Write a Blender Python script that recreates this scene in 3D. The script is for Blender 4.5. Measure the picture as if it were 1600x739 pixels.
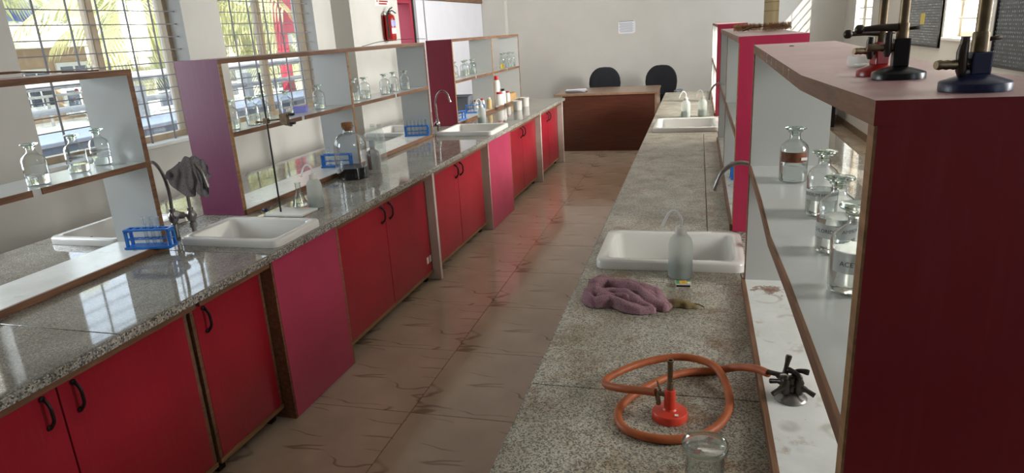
import bpy, bmesh, math, random
from math import sin, cos, pi, radians
from mathutils import Vector, Matrix
import numpy as np

for o in list(bpy.data.objects):
    bpy.data.objects.remove(o)
SC = bpy.context.scene
COL = SC.collection
random.seed(7)

# ------------------------------------------------------------------ camera
CAM_Z = 1.75
def make_camera():
    yaw, pitch, roll = .2764, .2952, .0606
    cy, sy, cp, sp = cos(yaw), sin(yaw), cos(pitch), sin(pitch)
    f = Vector((-sy*cp, cy*cp, -sp)); r = Vector((cy, sy, 0)); d = f.cross(r)
    r2 = r*cos(roll) + d*sin(roll); d2 = d*cos(roll) - r*sin(roll)
    cd = bpy.data.cameras.new('camera'); cd.sensor_fit = 'HORIZONTAL'; cd.sensor_width = 36
    cd.lens = 1053/1600*36; cd.clip_start = .05; cd.clip_end = 400
    o = bpy.data.objects.new('camera', cd); COL.objects.link(o)
    m = Matrix.Identity(4)
    for i in range(3):
        m[i][0], m[i][1], m[i][2] = r2[i], -d2[i], -f[i]
    m[2][3] = CAM_Z
    o.matrix_world = m
    SC.camera = o
make_camera()

# ------------------------------------------------------------------ sky, sun, daylight, added window lamps, exposure
SC.view_settings.view_transform = 'Standard'
SC.view_settings.look = 'None'
SC.view_settings.gamma = 1
SC.view_settings.use_curve_mapping = False
SC.view_settings.exposure = 1.3
SC.cycles.transparent_max_bounces = 32
SC.cycles.sample_clamp_indirect = 3.0
W = bpy.data.worlds.new('sky'); SC.world = W; W.use_nodes = True
W.node_tree.nodes['Background'].inputs[0].default_value = (.72, .85, 1.0, 1)
W.node_tree.nodes['Background'].inputs[1].default_value = 1.7

def sun():
    l = bpy.data.lights.new('sun', 'SUN'); l.energy = 6.0; l.angle = radians(.3); l.color = (1, .95, .86)
    o = bpy.data.objects.new('sun', l); COL.objects.link(o)
    o.rotation_euler = Vector((-.69, 1, -.85)).to_track_quat('-Z', 'Y').to_euler()
    o.location = (6, -10, 9)
sun()
def daylight(name, loc, aim, sx, sy, power, col=(1, .98, .95)):
    l = bpy.data.lights.new(name, 'AREA'); l.shape = 'RECTANGLE'; l.size = sx; l.size_y = sy
    l.energy = power; l.color = col
    o = bpy.data.objects.new(name, l); COL.objects.link(o); o.location = loc
    o.rotation_euler = Vector(aim).to_track_quat('-Z', 'Z').to_euler()
# daylight area lamps added for fill outside the openings of the board wall
# (two are turned toward the end wall to brighten it)
for (y, p, aim, c) in ((11.12, 50, (-1, 0, -.12), (.88, .94, 1)), (6.75, 430, (-.72, .75, -.10), (1, .98, .95)), (1.55, 62, (-.9, .42, -.14), (1, .965, .91))):
    daylight('window_daylight', (2.85, y, 2.15), aim, 1.25, 1.3, p, c)
# and one more added outside the grilled window beside the camera
daylight('window_daylight', (-4.62, 2.08, 1.75), (1, 0, -.1), 1.4, 1.3, 40, (.88, .94, 1))

# ------------------------------------------------------------------ geometry helpers
def T(a): return tuple(a)
def spl(pts, n=8):
    P = [Vector(p) for p in pts]; out = []
    for i in range(len(P)-1):
        p0 = P[i-1] if i else P[i]*2 - P[i+1]; p1 = P[i]; p2 = P[i+1]
        p3 = P[i+2] if i+2 < len(P) else p2*2 - p1
        for k in range(n):
            t = k/n
            out.append(.5*((2*p1) + (p2-p0)*t + (2*p0-5*p1+4*p2-p3)*t*t + (3*p1-p0-3*p2+p3)*t**3))
    out.append(P[-1]); return out

class MB:
    def __init__(s): s.v = []; s.f = []; s.m = []; s.sm = []
    def face(s, idx, m=0, sm=False): s.f.append(tuple(idx)); s.m.append(m); s.sm.append(sm)
    def add(s, vs, fs, m=0, sm=False):
        b = len(s.v); s.v += [T(v) for v in vs]
        for f in fs: s.face([b+i for i in f], m, sm)
    def box(s, x0, x1, y0, y1, z0, z1, m=0, fm=None):
        x0, x1 = min(x0, x1), max(x0, x1); y0, y1 = min(y0, y1), max(y0, y1); z0, z1 = min(z0, z1), max(z0, z1)
        b = len(s.v)
        s.v += [(x0,y0,z0),(x1,y0,z0),(x1,y1,z0),(x0,y1,z0),(x0,y0,z1),(x1,y0,z1),(x1,y1,z1),(x0,y1,z1)]
        F = {'-z':(0,3,2,1),'+z':(4,5,6,7),'-y':(0,1,5,4),'+y':(2,3,7,6),'-x':(3,0,4,7),'+x':(1,2,6,5)}
        for k, f in F.items(): s.face([b+i for i in f], (fm or {}).get(k, m))
        return s
    def obox(s, c, ax, ay, az, hx, hy, hz, m=0):
        c = Vector(c); vs = []
        for k in (-1, 1):
            for (i, j) in ((-1,-1),(1,-1),(1,1),(-1,1)):
                vs.append(c + ax*hx*i + ay*hy*j + az*hz*k)
        s.add(vs, [(0,3,2,1),(4,5,6,7),(0,1,5,4),(2,3,7,6),(3,0,4,7),(1,2,6,5)], m); return s
    def lathe(s, prof, seg=24, c=(0,0,0), m=0, closed=False, sm=True, axis='z', mz=None):
        b = len(s.v); n = len(prof); cx, cy, cz = c
        for (r, z) in prof:
            for k in range(seg):
                a = 2*pi*k/seg; p = (r*cos(a), r*sin(a), z)
                if axis == 'x': p = (z, r*cos(a), r*sin(a))
                if axis == 'y': p = (r*cos(a), z, r*sin(a))
                s.v.append((cx+p[0], cy+p[1], cz+p[2]))
        R = range(n) if closed else range(n-1)
        for i in R:
            j = (i+1) % n
            for k in range(seg):
                k2 = (k+1) % seg
                s.face((b+i*seg+k, b+i*seg+k2, b+j*seg+k2, b+j*seg+k), mz[i] if mz else m, sm)
        if not closed:
            if prof[0][0] > 1e-6: s.face([b+k for k in range(seg)][::-1], mz[0] if mz else m)
            if prof[-1][0] > 1e-6: s.face([b+(n-1)*seg+k for k in range(seg)], mz[-1] if mz else m)
        return s
    def tube(s, pts, r, seg=10, m=0, caps=True, close=False):
        P = [Vector(p) for p in pts]; n = len(P); b = len(s.v)
        rr = r if isinstance(r, (list, tuple)) else [r]*n
        t0 = (P[1]-P[0]).normalized(); up = Vector((0,0,1)) if abs(t0.z) < .9 else Vector((1,0,0))
        nx = t0.cross(up).normalized()
        for i in range(n):
            if close: t = (P[(i+1) % n]-P[i-1])
            else: t = (P[min(i+1,n-1)]-P[max(i-1,0)])
            t.normalize(); nx = (nx - t*nx.dot(t)).normalized(); ny = t.cross(nx)
            for k in range(seg):
                a = 2*pi*k/seg; s.v.append(T(P[i] + (nx*cos(a)+ny*sin(a))*rr[i]))
        for i in range(n if close else n-1):
            j = (i+1) % n
            for k in range(seg):
                k2 = (k+1) % seg; s.face((b+i*seg+k, b+i*seg+k2, b+j*seg+k2, b+j*seg+k), m, True)
        if caps and not close:
            s.face([b+k for k in range(seg)][::-1], m); s.face([b+(n-1)*seg+k for k in range(seg)], m)
        return s
    def loft(s, rings, m=0, sm=False, cap0=True, cap1=True):
        b = len(s.v); n = len(rings[0])
        for r in rings: s.v += [T(p) for p in r]
        for i in range(len(rings)-1):
            for k in range(n):
                k2 = (k+1) % n; s.face((b+i*n+k, b+i*n+k2, b+(i+1)*n+k2, b+(i+1)*n+k), m, sm)
        if cap0: s.face([b+k for k in range(n)][::-1], m)
        if cap1: s.face([b+(len(rings)-1)*n+k for k in range(n)], m)
        return s
    def grid(s, nu, nv, fn, m=0, sm=True):
        b = len(s.v)
        for i in range(nu+1):
            for j in range(nv+1): s.v.append(T(fn(i/nu, j/nv)))
        for i in range(nu):
            for j in range(nv):
                a = b+i*(nv+1)+j; s.face((a, a+nv+1, a+nv+2, a+1), m, sm)
        return s
    def mesh(s, name, mats, bevel=0, recalc=True):
        me = bpy.data.meshes.new(name); me.from_pydata(s.v, [], s.f)
        for mt in (mats if isinstance(mats, (list, tuple)) else [mats]): me.materials.append(mt)
        me.polygons.foreach_set('material_index', s.m); me.polygons.foreach_set('use_smooth', s.sm)
        if recalc or bevel:
            bm = bmesh.new(); bm.from_mesh(me)
            if recalc: bmesh.ops.recalc_face_normals(bm, faces=bm.faces)
            if bevel:
                es = [e for e in bm.edges if len(e.link_faces) == 2 and e.calc_face_angle(0) > .7]
                bmesh.ops.bevel(bm, geom=es, offset=bevel, segments=2, affect='EDGES', profile=.6)
            for e in bm.edges:
                if len(e.link_faces) == 2 and e.calc_face_angle(0) > .72: e.smooth = False
            bm.to_mesh(me); bm.free()
        me.update(); return me
    def build(s, name, mats, parent=None, bevel=0, loc=None, rz=0, recalc=True):
        o = bpy.data.objects.new(name, s.mesh(name, mats, bevel, recalc)); COL.objects.link(o)
        if parent: o.parent = parent
        if loc is not None: o.location = loc
        if rz: o.rotation_euler = (0, 0, rz)
        return o

def tag(o, label=None, cat=None, group=None, kind=None):
    if label: o['label'] = label
    if cat: o['category'] = cat
    if group: o['group'] = group
    if kind: o['kind'] = kind
    return o
def thing(name, label, cat, loc=(0,0,0), rz=0, group=None, kind=None):
    o = bpy.data.objects.new(name, None); COL.objects.link(o); o.empty_display_size = .05
    o.location = loc; o.rotation_euler = (0,0,rz)
    return tag(o, label, cat, group, kind)
def copy_tree(o, loc, rz=0, label=None):
    c = o.copy(); COL.objects.link(c); c.location = loc; c.rotation_euler = (0,0,rz)
    if label: c['label'] = label
    for ch in list(o.children):
        d = ch.copy(); COL.objects.link(d); d.parent = c
        for g in list(ch.children):
            e = g.copy(); COL.objects.link(e); e.parent = d
    return c
# the window bench and window wall stand one degree off the room axis
TH = -.018; PX, PY = -1.86, 2.5
def LW(x, y, z=0):
    dx, dy = x-PX, y-PY
    return (PX + cos(TH)*dx - sin(TH)*dy, PY + sin(TH)*dx + cos(TH)*dy, z)
def rrect(x0, x1, y0, y1, r, z, n=5):
    out = []
    for (cx, cy, a0) in ((x1-r,y1-r,0),(x0+r,y1-r,pi/2),(x0+r,y0+r,pi),(x1-r,y0+r,1.5*pi)):
        for k in range(n+1):
            a = a0 + pi/2*k/n; out.append((cx+r*cos(a), cy+r*sin(a), z))
    return out

# ------------------------------------------------------------------ materials
def hexc(h):
    h = h.lstrip('#'); c = [int(h[i:i+2], 16)/255 for i in (0,2,4)]
    return tuple((x/12.92 if x <= .04045 else ((x+.055)/1.055)**2.4) for x in c) + (1,)
class NT:
    def __init__(s, name):
        s.mat = bpy.data.materials.new(name); s.mat.use_nodes = True; s.t = s.mat.node_tree
        s.t.nodes.clear(); s.out = s.n('ShaderNodeOutputMaterial')
    def n(s, ty, **kw):
        nd = s.t.nodes.new(ty)
        for k, v in kw.items():
            if k.startswith('i_'):
                key = k[2:]; key = int(key) if key.isdigit() else key
                nd.inputs[key].default_value = v
            else: setattr(nd, k, v)
        return nd
    def l(s, a, b): s.t.links.new(a, b)
    def bsdf(s, color=(.8,.8,.8,1), rough=.5, metal=0, **kw):
        b = s.n('ShaderNodeBsdfPrincipled'); b.inputs['Base Color'].default_value = color
        b.inputs['Roughness'].default_value = rough; b.inputs['Metallic'].default_value = metal
        for k, v in kw.items(): b.inputs[k.replace('_', ' ')].default_value = v
        s.l(b.outputs[0], s.out.inputs[0]); return b
    def co(s, kind='Object', scale=None, loc=None, rot=None):
        c = s.n('ShaderNodeTexCoord'); o = c.outputs[kind]
        if scale is not None or loc is not None or rot is not None:
            m = s.n('ShaderNodeMapping'); s.l(o, m.inputs[0])
            if scale is not None: m.inputs['Scale'].default_value = scale if isinstance(scale, tuple) else (scale,)*3
            if loc is not None: m.inputs['Location'].default_value = loc
            if rot is not None: m.inputs['Rotation'].default_value = rot
            o = m.outputs[0]
        return o
    def noise(s, co, scale, detail=3, rough=.5, dist=0):
        n = s.n('ShaderNodeTexNoise'); s.l(co, n.inputs['Vector']); n.inputs['Scale'].default_value = scale
        n.inputs['Detail'].default_value = detail; n.inputs['Roughness'].default_value = rough; n.inputs['Distortion'].default_value = dist
        return n.outputs[0]
    def ramp(s, fac, stops, interp='LINEAR'):
        r = s.n('ShaderNodeValToRGB'); s.l(fac, r.inputs[0]); e = r.color_ramp.elements
        r.color_ramp.interpolation = interp
        while len(e) < len(stops): e.new(.5)
        for k, (p, c) in enumerate(stops):
            e[k].position = p; e[k].color = c if len(c) == 4 else (*c, 1)
        return r.outputs[0]
    def mix(s, fac, a, b, blend='MIX'):
        m = s.n('ShaderNodeMix'); m.data_type = 'RGBA'; m.blend_type = blend
        for (v, i) in ((fac, 0), (a, 6), (b, 7)):
            if hasattr(v, 'is_output'): s.l(v, m.inputs[i])
            else: m.inputs[i].default_value = v
        return m.outputs[2]
    def bump(s, b, h, strength=.2, dist=.002):
        n = s.n('ShaderNodeBump'); n.inputs['Strength'].default_value = strength; n.inputs['Distance'].default_value = dist
        s.l(h, n.inputs['Height']); s.l(n.outputs[0], b.inputs['Normal'])

BW = [(0,(0,0,0)),(1,(1,1,1))]
def plain(name, col, rough=.5, metal=0, var=.12, vs=6, bump=0, bs=200, **kw):
    m = NT(name); c = hexc(col) if isinstance(col, str) else col
    b = m.bsdf(c, rough, metal, **kw)
    co = m.co()
    if var:
        n = m.noise(co, vs, 4)
        dk = tuple(x*(1-var) for x in c[:3]) + (1,); lt = tuple(min(1, x*(1+var)) for x in c[:3]) + (1,)
        m.l(m.ramp(n, [(.3, dk), (.7, lt)]), b.inputs['Base Color'])
    if bump: m.bump(b, m.noise(co, bs, 2), bump, .001)
    return m.mat
def laminate(name, col, rough=.3, dust=.0, dustc='#c9b8ae', scr=.05, cv=1.0):
    m = NT(name); c = hexc(col); b = m.bsdf(c, rough)
    co = m.co(loc=(.37,.21,.13)); n = m.noise(co, 2.6, 3, .5)
    base = m.ramp(n, [(.25, tuple(x*(1-.14*cv) for x in c[:3])), (.75, tuple(min(1,x*(1+.1*cv)) for x in c[:3]))])
    if scr:                                              # faint vertical scuffs
        s1 = m.noise(m.co(scale=(90, 90, 5)), 1, 2); base = m.mix(m.ramp(s1, [(.55, (0,0,0)), (.85, (scr,)*3)]), base, hexc('#d8a8a4'))
    if dust:
        d = m.noise(co, 5, 6, .65); base = m.mix(m.ramp(d, [(.3, (dust*.6,)*3), (.7, (dust,)*3)]), base, hexc(dustc))
    m.l(base, b.inputs['Base Color'])
    m.l(m.ramp(m.noise(co, 9, 4), [(.3, (rough*.92,)*3), (.7, (rough*1.08,)*3)]), b.inputs['Roughness'])
    return m.mat
def granite(name, rough, yellow, rust=0, scale=1.0, tint='#b9b6ab', soft=0, dk=.55):
    m = NT(name); b = m.bsdf((.5,.5,.5,1), rough); co = m.co()
    v = m.n('ShaderNodeTexVoronoi'); m.l(co, v.inputs['Vector']); v.inputs['Scale'].default_value = 210*scale
    vr = m.n('ShaderNodeSeparateColor'); m.l(v.outputs['Color'], vr.inputs[0])
    g = m.ramp(vr.outputs[0], [(0,hexc('#37373a')),(.16,hexc('#5f5e5c')),(.34,hexc('#8d8a82')),(.6,hexc(tint)),(.85,hexc('#cfcabb')),(1,hexc('#e0dccf'))])
    n2 = m.noise(co, 330*scale, 2); g = m.mix(m.ramp(n2, [(.34,(dk,)*3),(.5,(0,0,0))]), g, hexc('#3b3a3c'))
    if soft: g = m.mix(soft, g, hexc(tint))
    n3 = m.noise(co, 4.5, 5, .6); g = m.mix(m.ramp(n3, [(.4,(0,0,0)),(.75,(yellow,)*3)]), g, hexc('#a08c5a'), 'MULTIPLY')
    n4 = m.noise(m.co(scale=(1,.5,1)), 2.2, 4); g = m.mix(m.ramp(n4, [(.35,(.35,)*3),(.65,(0,0,0))]), g, hexc('#7c7a78'), 'MULTIPLY')
    if rust:
        n5 = m.noise(m.co(loc=(3.1,.7,0)), 5.5, 6, .7); g = m.mix(m.ramp(n5, [(.52,(0,0,0)),(.70,(rust,)*3)]), g, hexc('#b98545'), 'MULTIPLY')
    m.l(g, b.inputs['Base Color'])
    m.l(m.ramp(m.noise(co, 7, 5), [(.3,(rough*.88,)*3),(.7,(rough*1.25,)*3)]), b.inputs['Roughness'])
    m.bump(b, n2, .05 if rough > .2 else .0, .0005)
    return m.mat
def wood(name, c0, c1, rough=.45, stretch=(60,4,60), scale=1.0):
    m = NT(name); b = m.bsdf((.3,.2,.1,1), rough)
    n = m.noise(m.co(scale=tuple(x*scale for x in stretch)), 1, 5, .65, .6); g = m.ramp(n, [(.25,hexc(c0)),(.75,hexc(c1))])
    m.l(g, b.inputs['Base Color']); m.bump(b, n, .15, .001); return m.mat
def stained_white(name, rust=None):
    m = NT(name); b = m.bsdf(hexc('#dfdfda'), .22); co = m.co()
    n = m.noise(co, 6, 6, .65); g = m.ramp(n, [(.3,hexc('#d3d2cb')),(.7,hexc('#e6e6e2'))])
    n2 = m.noise(m.co(loc=(1.3,4,0)), 8, 6, .7); g = m.mix(m.ramp(n2, [(.60,(0,0,0)),(.72,(.55,)*3)]), g, hexc('#a97a4a'), 'MULTIPLY')
    # ring marks left by bottles
    v = m.n('ShaderNodeTexVoronoi'); m.l(m.co(scale=(1,1,.01)), v.inputs['Vector']); v.inputs['Scale'].default_value = 7
    r = m.ramp(v.outputs['Distance'], [(.30,(0,0,0)),(.33,(.5,)*3),(.36,(.5,)*3),(.40,(0,0,0))])
    n3 = m.noise(co, 9, 2); r2 = m.mix(m.ramp(n3, [(.5,(0,0,0)),(.6,(1,1,1))]), (0,0,0,1), r)
    g = m.mix(r2, g, hexc('#a79a86'), 'MULTIPLY')
    n4 = m.noise(co, 140, 2); g = m.mix(m.ramp(n4, [(.74,(0,0,0)),(.78,(.7,)*3)]), g, hexc('#5a544b'))
    if rust:
        mp = m.co(loc=tuple(-x for x in rust)); d = m.n('ShaderNodeVectorMath', operation='LENGTH'); sc = m.n('ShaderNodeVectorMath', operation='MULTIPLY')
        m.l(mp, sc.inputs[0]); sc.inputs[1].default_value = (7.5, 8.5, 0); m.l(sc.outputs[0], d.inputs[0])
        nn = m.noise(co, 28, 4, .7); ad = m.n('ShaderNodeMath', operation='MULTIPLY_ADD'); m.l(nn, ad.inputs[0]); ad.inputs[1].default_value = 1.4; m.l(d.outputs['Value'], ad.inputs[2])
        g = m.mix(m.ramp(ad.outputs[0], [(.72,(.9,)*3),(.98,(.6,)*3),(1,(0,0,0))]), g, hexc('#8f5426'), 'MULTIPLY')
    m.l(g, b.inputs['Base Color']); return m.mat
def floor_tile():
    m = NT('floor_tile_mat'); b = m.bsdf(hexc('#8c735d'), .13); co = m.co()
    n = m.noise(co, 3.2, 4, .5); g = m.ramp(n, [(.3,hexc('#a3907c')),(.7,hexc('#b4a28e'))])
    nv = m.noise(m.co(rot=(0,0,radians(-28)), scale=(1.1,4.2,1), loc=(2.3,.4,0)), 1.15, 2.2, .5, .25)
    ab = m.n('ShaderNodeMath', operation='SUBTRACT'); m.l(nv, ab.inputs[0]); ab.inputs[1].default_value = .5
    ab2 = m.n('ShaderNodeMath', operation='ABSOLUTE'); m.l(ab.outputs[0], ab2.inputs[0])
    vein = m.ramp(ab2.outputs[0], [(.0,(.6,)*3),(.005,(.5,)*3),(.015,(0,0,0))])
    gate = m.ramp(m.noise(m.co(loc=(5,2,1)), 4, 2), [(.40,(0,0,0)),(.50,(1,1,1))])
    g = m.mix(m.mix(gate, (0,0,0,1), vein), g, hexc('#5f4230'))
    m.l(g, b.inputs['Base Color']); m.l(m.ramp(n, [(.3,(.10,)*3),(.7,(.17,)*3)]), b.inputs['Roughness']); return m.mat
def thin_glass(name, tint=(.95,.97,.965), edge=(.22,.27,.265), gloss=.03):
    m = NT(name); lw = m.n('ShaderNodeLayerWeight'); lw.inputs[0].default_value = .35
    tr = m.n('ShaderNodeBsdfTransparent'); gl = m.n('ShaderNodeBsdfGlossy'); gl.inputs['Roughness'].default_value = gloss
    m.l(m.ramp(lw.outputs['Facing'], [(.30, tint), (.62, tuple((a*.65+b*.35) for a, b in zip(tint, edge))), (.95, edge)]), tr.inputs[0])
    l2 = m.n('ShaderNodeLayerWeight'); l2.inputs[0].default_value = .5
    fr = m.n('ShaderNodeMath', operation='POWER'); m.l(l2.outputs['Facing'], fr.inputs[0]); fr.inputs[1].default_value = 1.7
    f2 = m.n('ShaderNodeMath', operation='MULTIPLY_ADD'); m.l(fr.outputs[0], f2.inputs[0]); f2.inputs[1].default_value = .75; f2.inputs[2].default_value = .045; fr = f2
    mx = m.n('ShaderNodeMixShader'); m.l(fr.outputs[0], mx.inputs[0]); m.l(tr.outputs[0], mx.inputs[1]); m.l(gl.outputs[0], mx.inputs[2])
    m.l(mx.outputs[0], m.out.inputs[0]); return m.mat
def real_glass(name, col, ior=1.45, rough=0.0):
    m = NT(name); g = m.n('ShaderNodeBsdfGlass'); g.inputs['Color'].default_value = (*col, 1); g.inputs['IOR'].default_value = ior
    g.inputs['Roughness'].default_value = rough; m.l(g.outputs[0], m.out.inputs[0]); return m.mat
def translucent(name, col, trans=.45, clear=.15, rough=.35):
    m = NT(name); b = m.bsdf(hexc(col), rough); t = m.n('ShaderNodeBsdfTranslucent'); t.inputs[0].default_value = hexc(col)
    c = m.n('ShaderNodeBsdfTransparent'); c.inputs[0].default_value = hexc(col)
    a = m.n('ShaderNodeMixShader'); a.inputs[0].default_value = trans; m.l(b.outputs[0], a.inputs[1]); m.l(t.outputs[0], a.inputs[2])
    d = m.n('ShaderNodeMixShader'); d.inputs[0].default_value = clear; m.l(a.outputs[0], d.inputs[1]); m.l(c.outputs[0], d.inputs[2])
    m.l(d.outputs[0], m.out.inputs[0]); return m.mat
def print_lines(name, bg, ink, rows, cols, thr=.5, rough=.25):
    """rows of small illegible print on a chart"""
    m = NT(name); b = m.bsdf(hexc(bg), rough); co = m.co('Object')
    br = m.n('ShaderNodeTexBrick'); m.l(m.co(rot=(0, radians(90), radians(90))), br.inputs['Vector'])
    br.inputs['Color1'].default_value = (1,1,1,1); br.inputs['Color2'].default_value = (.3,.3,.3,1); br.inputs['Mortar'].default_value = (0,0,0,1)
    br.inputs['Scale'].default_value = 1; br.inputs['Brick Width'].default_value = cols; br.inputs['Row Height'].default_value = rows
    br.inputs['Mortar Size'].default_value = rows*.28; br.inputs['Mortar Smooth'].default_value = .1
    n = m.noise(m.co(scale=(1,160,160)), 1, 1); k = m.ramp(n, [(thr,(0,0,0)),(thr+.08,(1,1,1))])
    f = m.mix(k, (0,0,0,1), br.outputs[0])
    m.l(m.mix(f, hexc(bg), hexc(ink)), b.inputs['Base Color']); return m.mat

M = {}
M['wall'] = plain('wall_paint', '#c2bfb8', .75, var=.035, vs=2.2, bump=.05, bs=90)
M['wall_white'] = plain('white_panel_paint', '#d3d2d8', .45, var=.03, vs=3)
M['ceil'] = plain('ceiling_paint', '#e3dfd6', .8, var=.03)
M['tile'] = floor_tile()
M['grout'] = plain('grout', '#4d3a2c', .8)
M['gran'] = granite('granite_polished', .05, .5, .25, 1.25, '#9a968d', .5)
M['gran_d'] = granite('granite_dusty', .34, .7, 1.0, 1.45, '#cdc6b0', .12, .45)
M['gran_e'] = granite('granite_edge', .5, .6, 0, .8)
M['red'] = laminate('red_door_laminate', '#9b1c2b', .34)
M['pink'] = laminate('pink_laminate', '#b03a58', .38)
M['maroon'] = laminate('maroon_laminate', '#8c2238', .42, scr=.04)
M['oxblood'] = laminate('oxblood_laminate', '#8c212b', .42, scr=.03)
M['maroon_haze'] = laminate('hazed_maroon_laminate', '#6a2548', .42, scr=.04)  # maroon laminate with bluish haze mixed into its colour
M['cherry'] = laminate('cherry_laminate', '#a82a4a', .38)
M['dusty'] = laminate('dusty_pink_top', '#93606a', .42, .5, '#b99f98')
M['white'] = laminate('white_laminate', '#c3c4c0', .23, scr=0, cv=.25)
M['ledge'] = stained_white('stained_ledge')
M['ledge_r'] = stained_white('rust_stained_ledge', (.07,.68,0))
M['edge'] = wood('wood_edge_band', '#4a2e1c', '#8a6244', .55)
M['edge_l'] = wood('light_wood_edge_band', '#6b4a2c', '#a88156', .5)
M['deskw'] = wood('desk_laminate', '#3d1f15', '#5b3020', .38, (3,14,40))
M['deskt'] = wood('desk_top_laminate', '#7d604b', '#94755d', .25, (10,40,10))
M['carc'] = plain('carcass_white', '#b7ab9b', .5)
M['gable'] = plain('gable_white', '#c8beb2', .45, var=.08, vs=9)
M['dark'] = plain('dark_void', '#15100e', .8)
M['ceramic'] = plain('white_ceramic', '#dad8d2', .12, var=.02)
M['black'] = plain('black_plastic', '#0d0c0d', .35)
M['iron'] = plain('black_iron', '#171413', .4)
M['chrome'] = plain('worn_chrome', '#a9a6a2', .22, 1.0, var=.15, vs=30)
M['dullmetal'] = plain('dull_grey_metal', '#8d8984', .33, .85, var=.2, vs=40)
M['bronze'] = plain('dark_bronze', '#4a443f', .38, .85, var=.25, vs=60)
M['brass'] = plain('tarnished_brass', '#77664f', .42, .8, var=.3, vs=60)
M['glass'] = thin_glass('bottle_glass')
M['pane'] = thin_glass('pane_glass', (.97,.98,.98), (.90,.92,.92))
M['sglass'] = real_glass('stopper_glass', (.93,.98,.95))
M['water'] = real_glass('clear_liquid', (.97,.985,.975), 1.33)
M['darkliq'] = plain('dark_liquid', '#07060c', .2, var=0, Specular_IOR_Level=.15)
M['yellowliq'] = plain('yellow_liquid', '#d8b100', .1, var=0)
M['poly'] = translucent('milky_plastic', '#e9ece7', .5, .38)
M['polyc'] = translucent('clear_plastic', '#f3f6f5', .3, .84, .12)
M['washliq'] = translucent('wash_liquid', '#a3b3af', .4, .2)
M['tubew'] = plain('white_tube', '#eeeeee', .35, var=0)
M['blue'] = plain('blue_plastic', '#1f6fc4', .35)
M['orange'] = plain('orange_rubber', '#a9562a', .55, var=.15, vs=25, bump=.1)
M['orangep'] = plain('orange_paint', '#d2402a', .38, var=.08)
M['redp'] = plain('red_paint', '#9b1712', .3)
M['navy'] = plain('navy_paint', '#1a2045', .35)
M['blackp'] = plain('black_paint', '#0b0e14', .3)
M['cork'] = plain('cork', '#8a5a36', .8, var=.3, vs=120)
M['fabric'] = plain('black_fabric', '#16181f', .85, bump=.3, bs=500)
M['paper'] = plain('paper', '#dcdce2', .7, var=.03)
M['label'] = translucent('paper_label', '#c9cbc9', .3, .25, .6)
M['ink'] = plain('ink', '#1a1a1c', .6, var=0)
M['stain'] = plain('stained_label', '#6e3a1c', .6, var=.4, vs=80)
M['alu'] = plain('beige_window_frame', '#9c8a72', .4, .2, var=.05)
M['bar'] = plain('grey_grille_bar', '#767479', .5)
M['barw'] = plain('cream_grille_bar', '#c9c3b0', .5)
M['skirt'] = plain('brown_skirting', '#6d5845', .35)
M['canwhite'] = plain('white_can', '#d7d4cc', .4, var=.03)
M['redcap'] = plain('red_cap', '#b3202c', .35, var=.05)
M['grey'] = plain('grey_plastic', '#6d7079', .5)
M['box'] = wood('pale_wood', '#a8824f', '#c8a36c', .6)
M['sticker'] = plain('white_sticker', '#e3ded6', .6, var=.04)
M['chalk'] = plain('chalk', '#d9cfc4', .9, var=.05)
M['bristle'] = plain('bristle', '#a9825f', .8, var=.3, vs=90)
M['bamboo'] = translucent('beige_plastic', '#d8c79c', .35, .2)
M['redpost'] = plain('red_post', '#97273b', .5, var=.05)
M['concrete'] = plain('concrete', '#a5a5a3', .8, var=.12, vs=4)
M['whitewash'] = plain('whitewash', '#dcdcd8', .8, var=.04)
M['shaded_wash'] = plain('shaded_whitewash', '#7b8597', .8, var=.08, vs=4)  # white parapet wall with its bluish shade put into the colour
M['coping'] = plain('pale_coping', '#aab2bf', .8, var=.05)
M['fascia'] = plain('cream_fascia', '#e6e0cd', .7, var=.03)
M['tanwall'] = plain('tan_wall', '#b39a80', .8, var=.1)
M['ground'] = plain('ground', '#8f8272', .9, var=.25, vs=1.2)
M['winglass'] = plain('dark_window', '#39424d', .1, var=.1)
M['trunk'] = plain('palm_trunk', '#7a6c58', .9, var=.3, vs=14)
M['chart'] = print_lines('chart_print', '#1b1f25', '#9aa0a6', .026, .10, .47)
M['chart2'] = print_lines('periodic_print', '#2b3138', '#878e93', .03, .036, .42)
M['yellow'] = plain('yellow_sticker', '#b8a545', .5)
M['lilac'] = plain('lilac_plastic', '#8d90d8', .4)
def leaf_mat(name, a, b2):
    m = NT(name); b = m.bsdf(hexc(a), .45); n = m.noise(m.co(), 3, 3)
    g = m.ramp(n, [(.3,hexc(a)),(.7,hexc(b2))]); m.l(g, b.inputs['Base Color'])
    t = m.n('ShaderNodeBsdfTranslucent'); m.l(g, t.inputs[0]); x = m.n('ShaderNodeMixShader'); x.inputs[0].default_value = .4
    m.l(b.outputs[0], x.inputs[1]); m.l(t.outputs[0], x.inputs[2]); m.l(x.outputs[0], m.out.inputs[0]); return m.mat
M['leaf'] = leaf_mat('palm_leaf', '#9eac7b', '#d8ce92')
M['leaf2'] = leaf_mat('bush_leaf', '#7d8f74', '#b4ba92')
def towel_mat(name, a, b2, c):
    m = NT(name); b = m.bsdf(hexc(a), .95); co = m.co(); n = m.noise(co, 260, 3)
    g = m.ramp(n, [(.3,hexc(a)),(.7,hexc(b2))])
    sx = m.n('ShaderNodeSeparateXYZ'); m.l(co, sx.inputs[0])
    f = m.n('ShaderNodeMapRange'); m.l(sx.outputs[0], f.inputs[0]); f.inputs[1].default_value = .085; f.inputs[2].default_value = .11
    g = m.mix(f.outputs[0], g, hexc(c)); m.l(g, b.inputs['Base Color']); m.bump(b, n, .8, .002); return m.mat
M['towel'] = towel_mat('mauve_towel', '#745058', '#a07c84', '#76643f')
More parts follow.
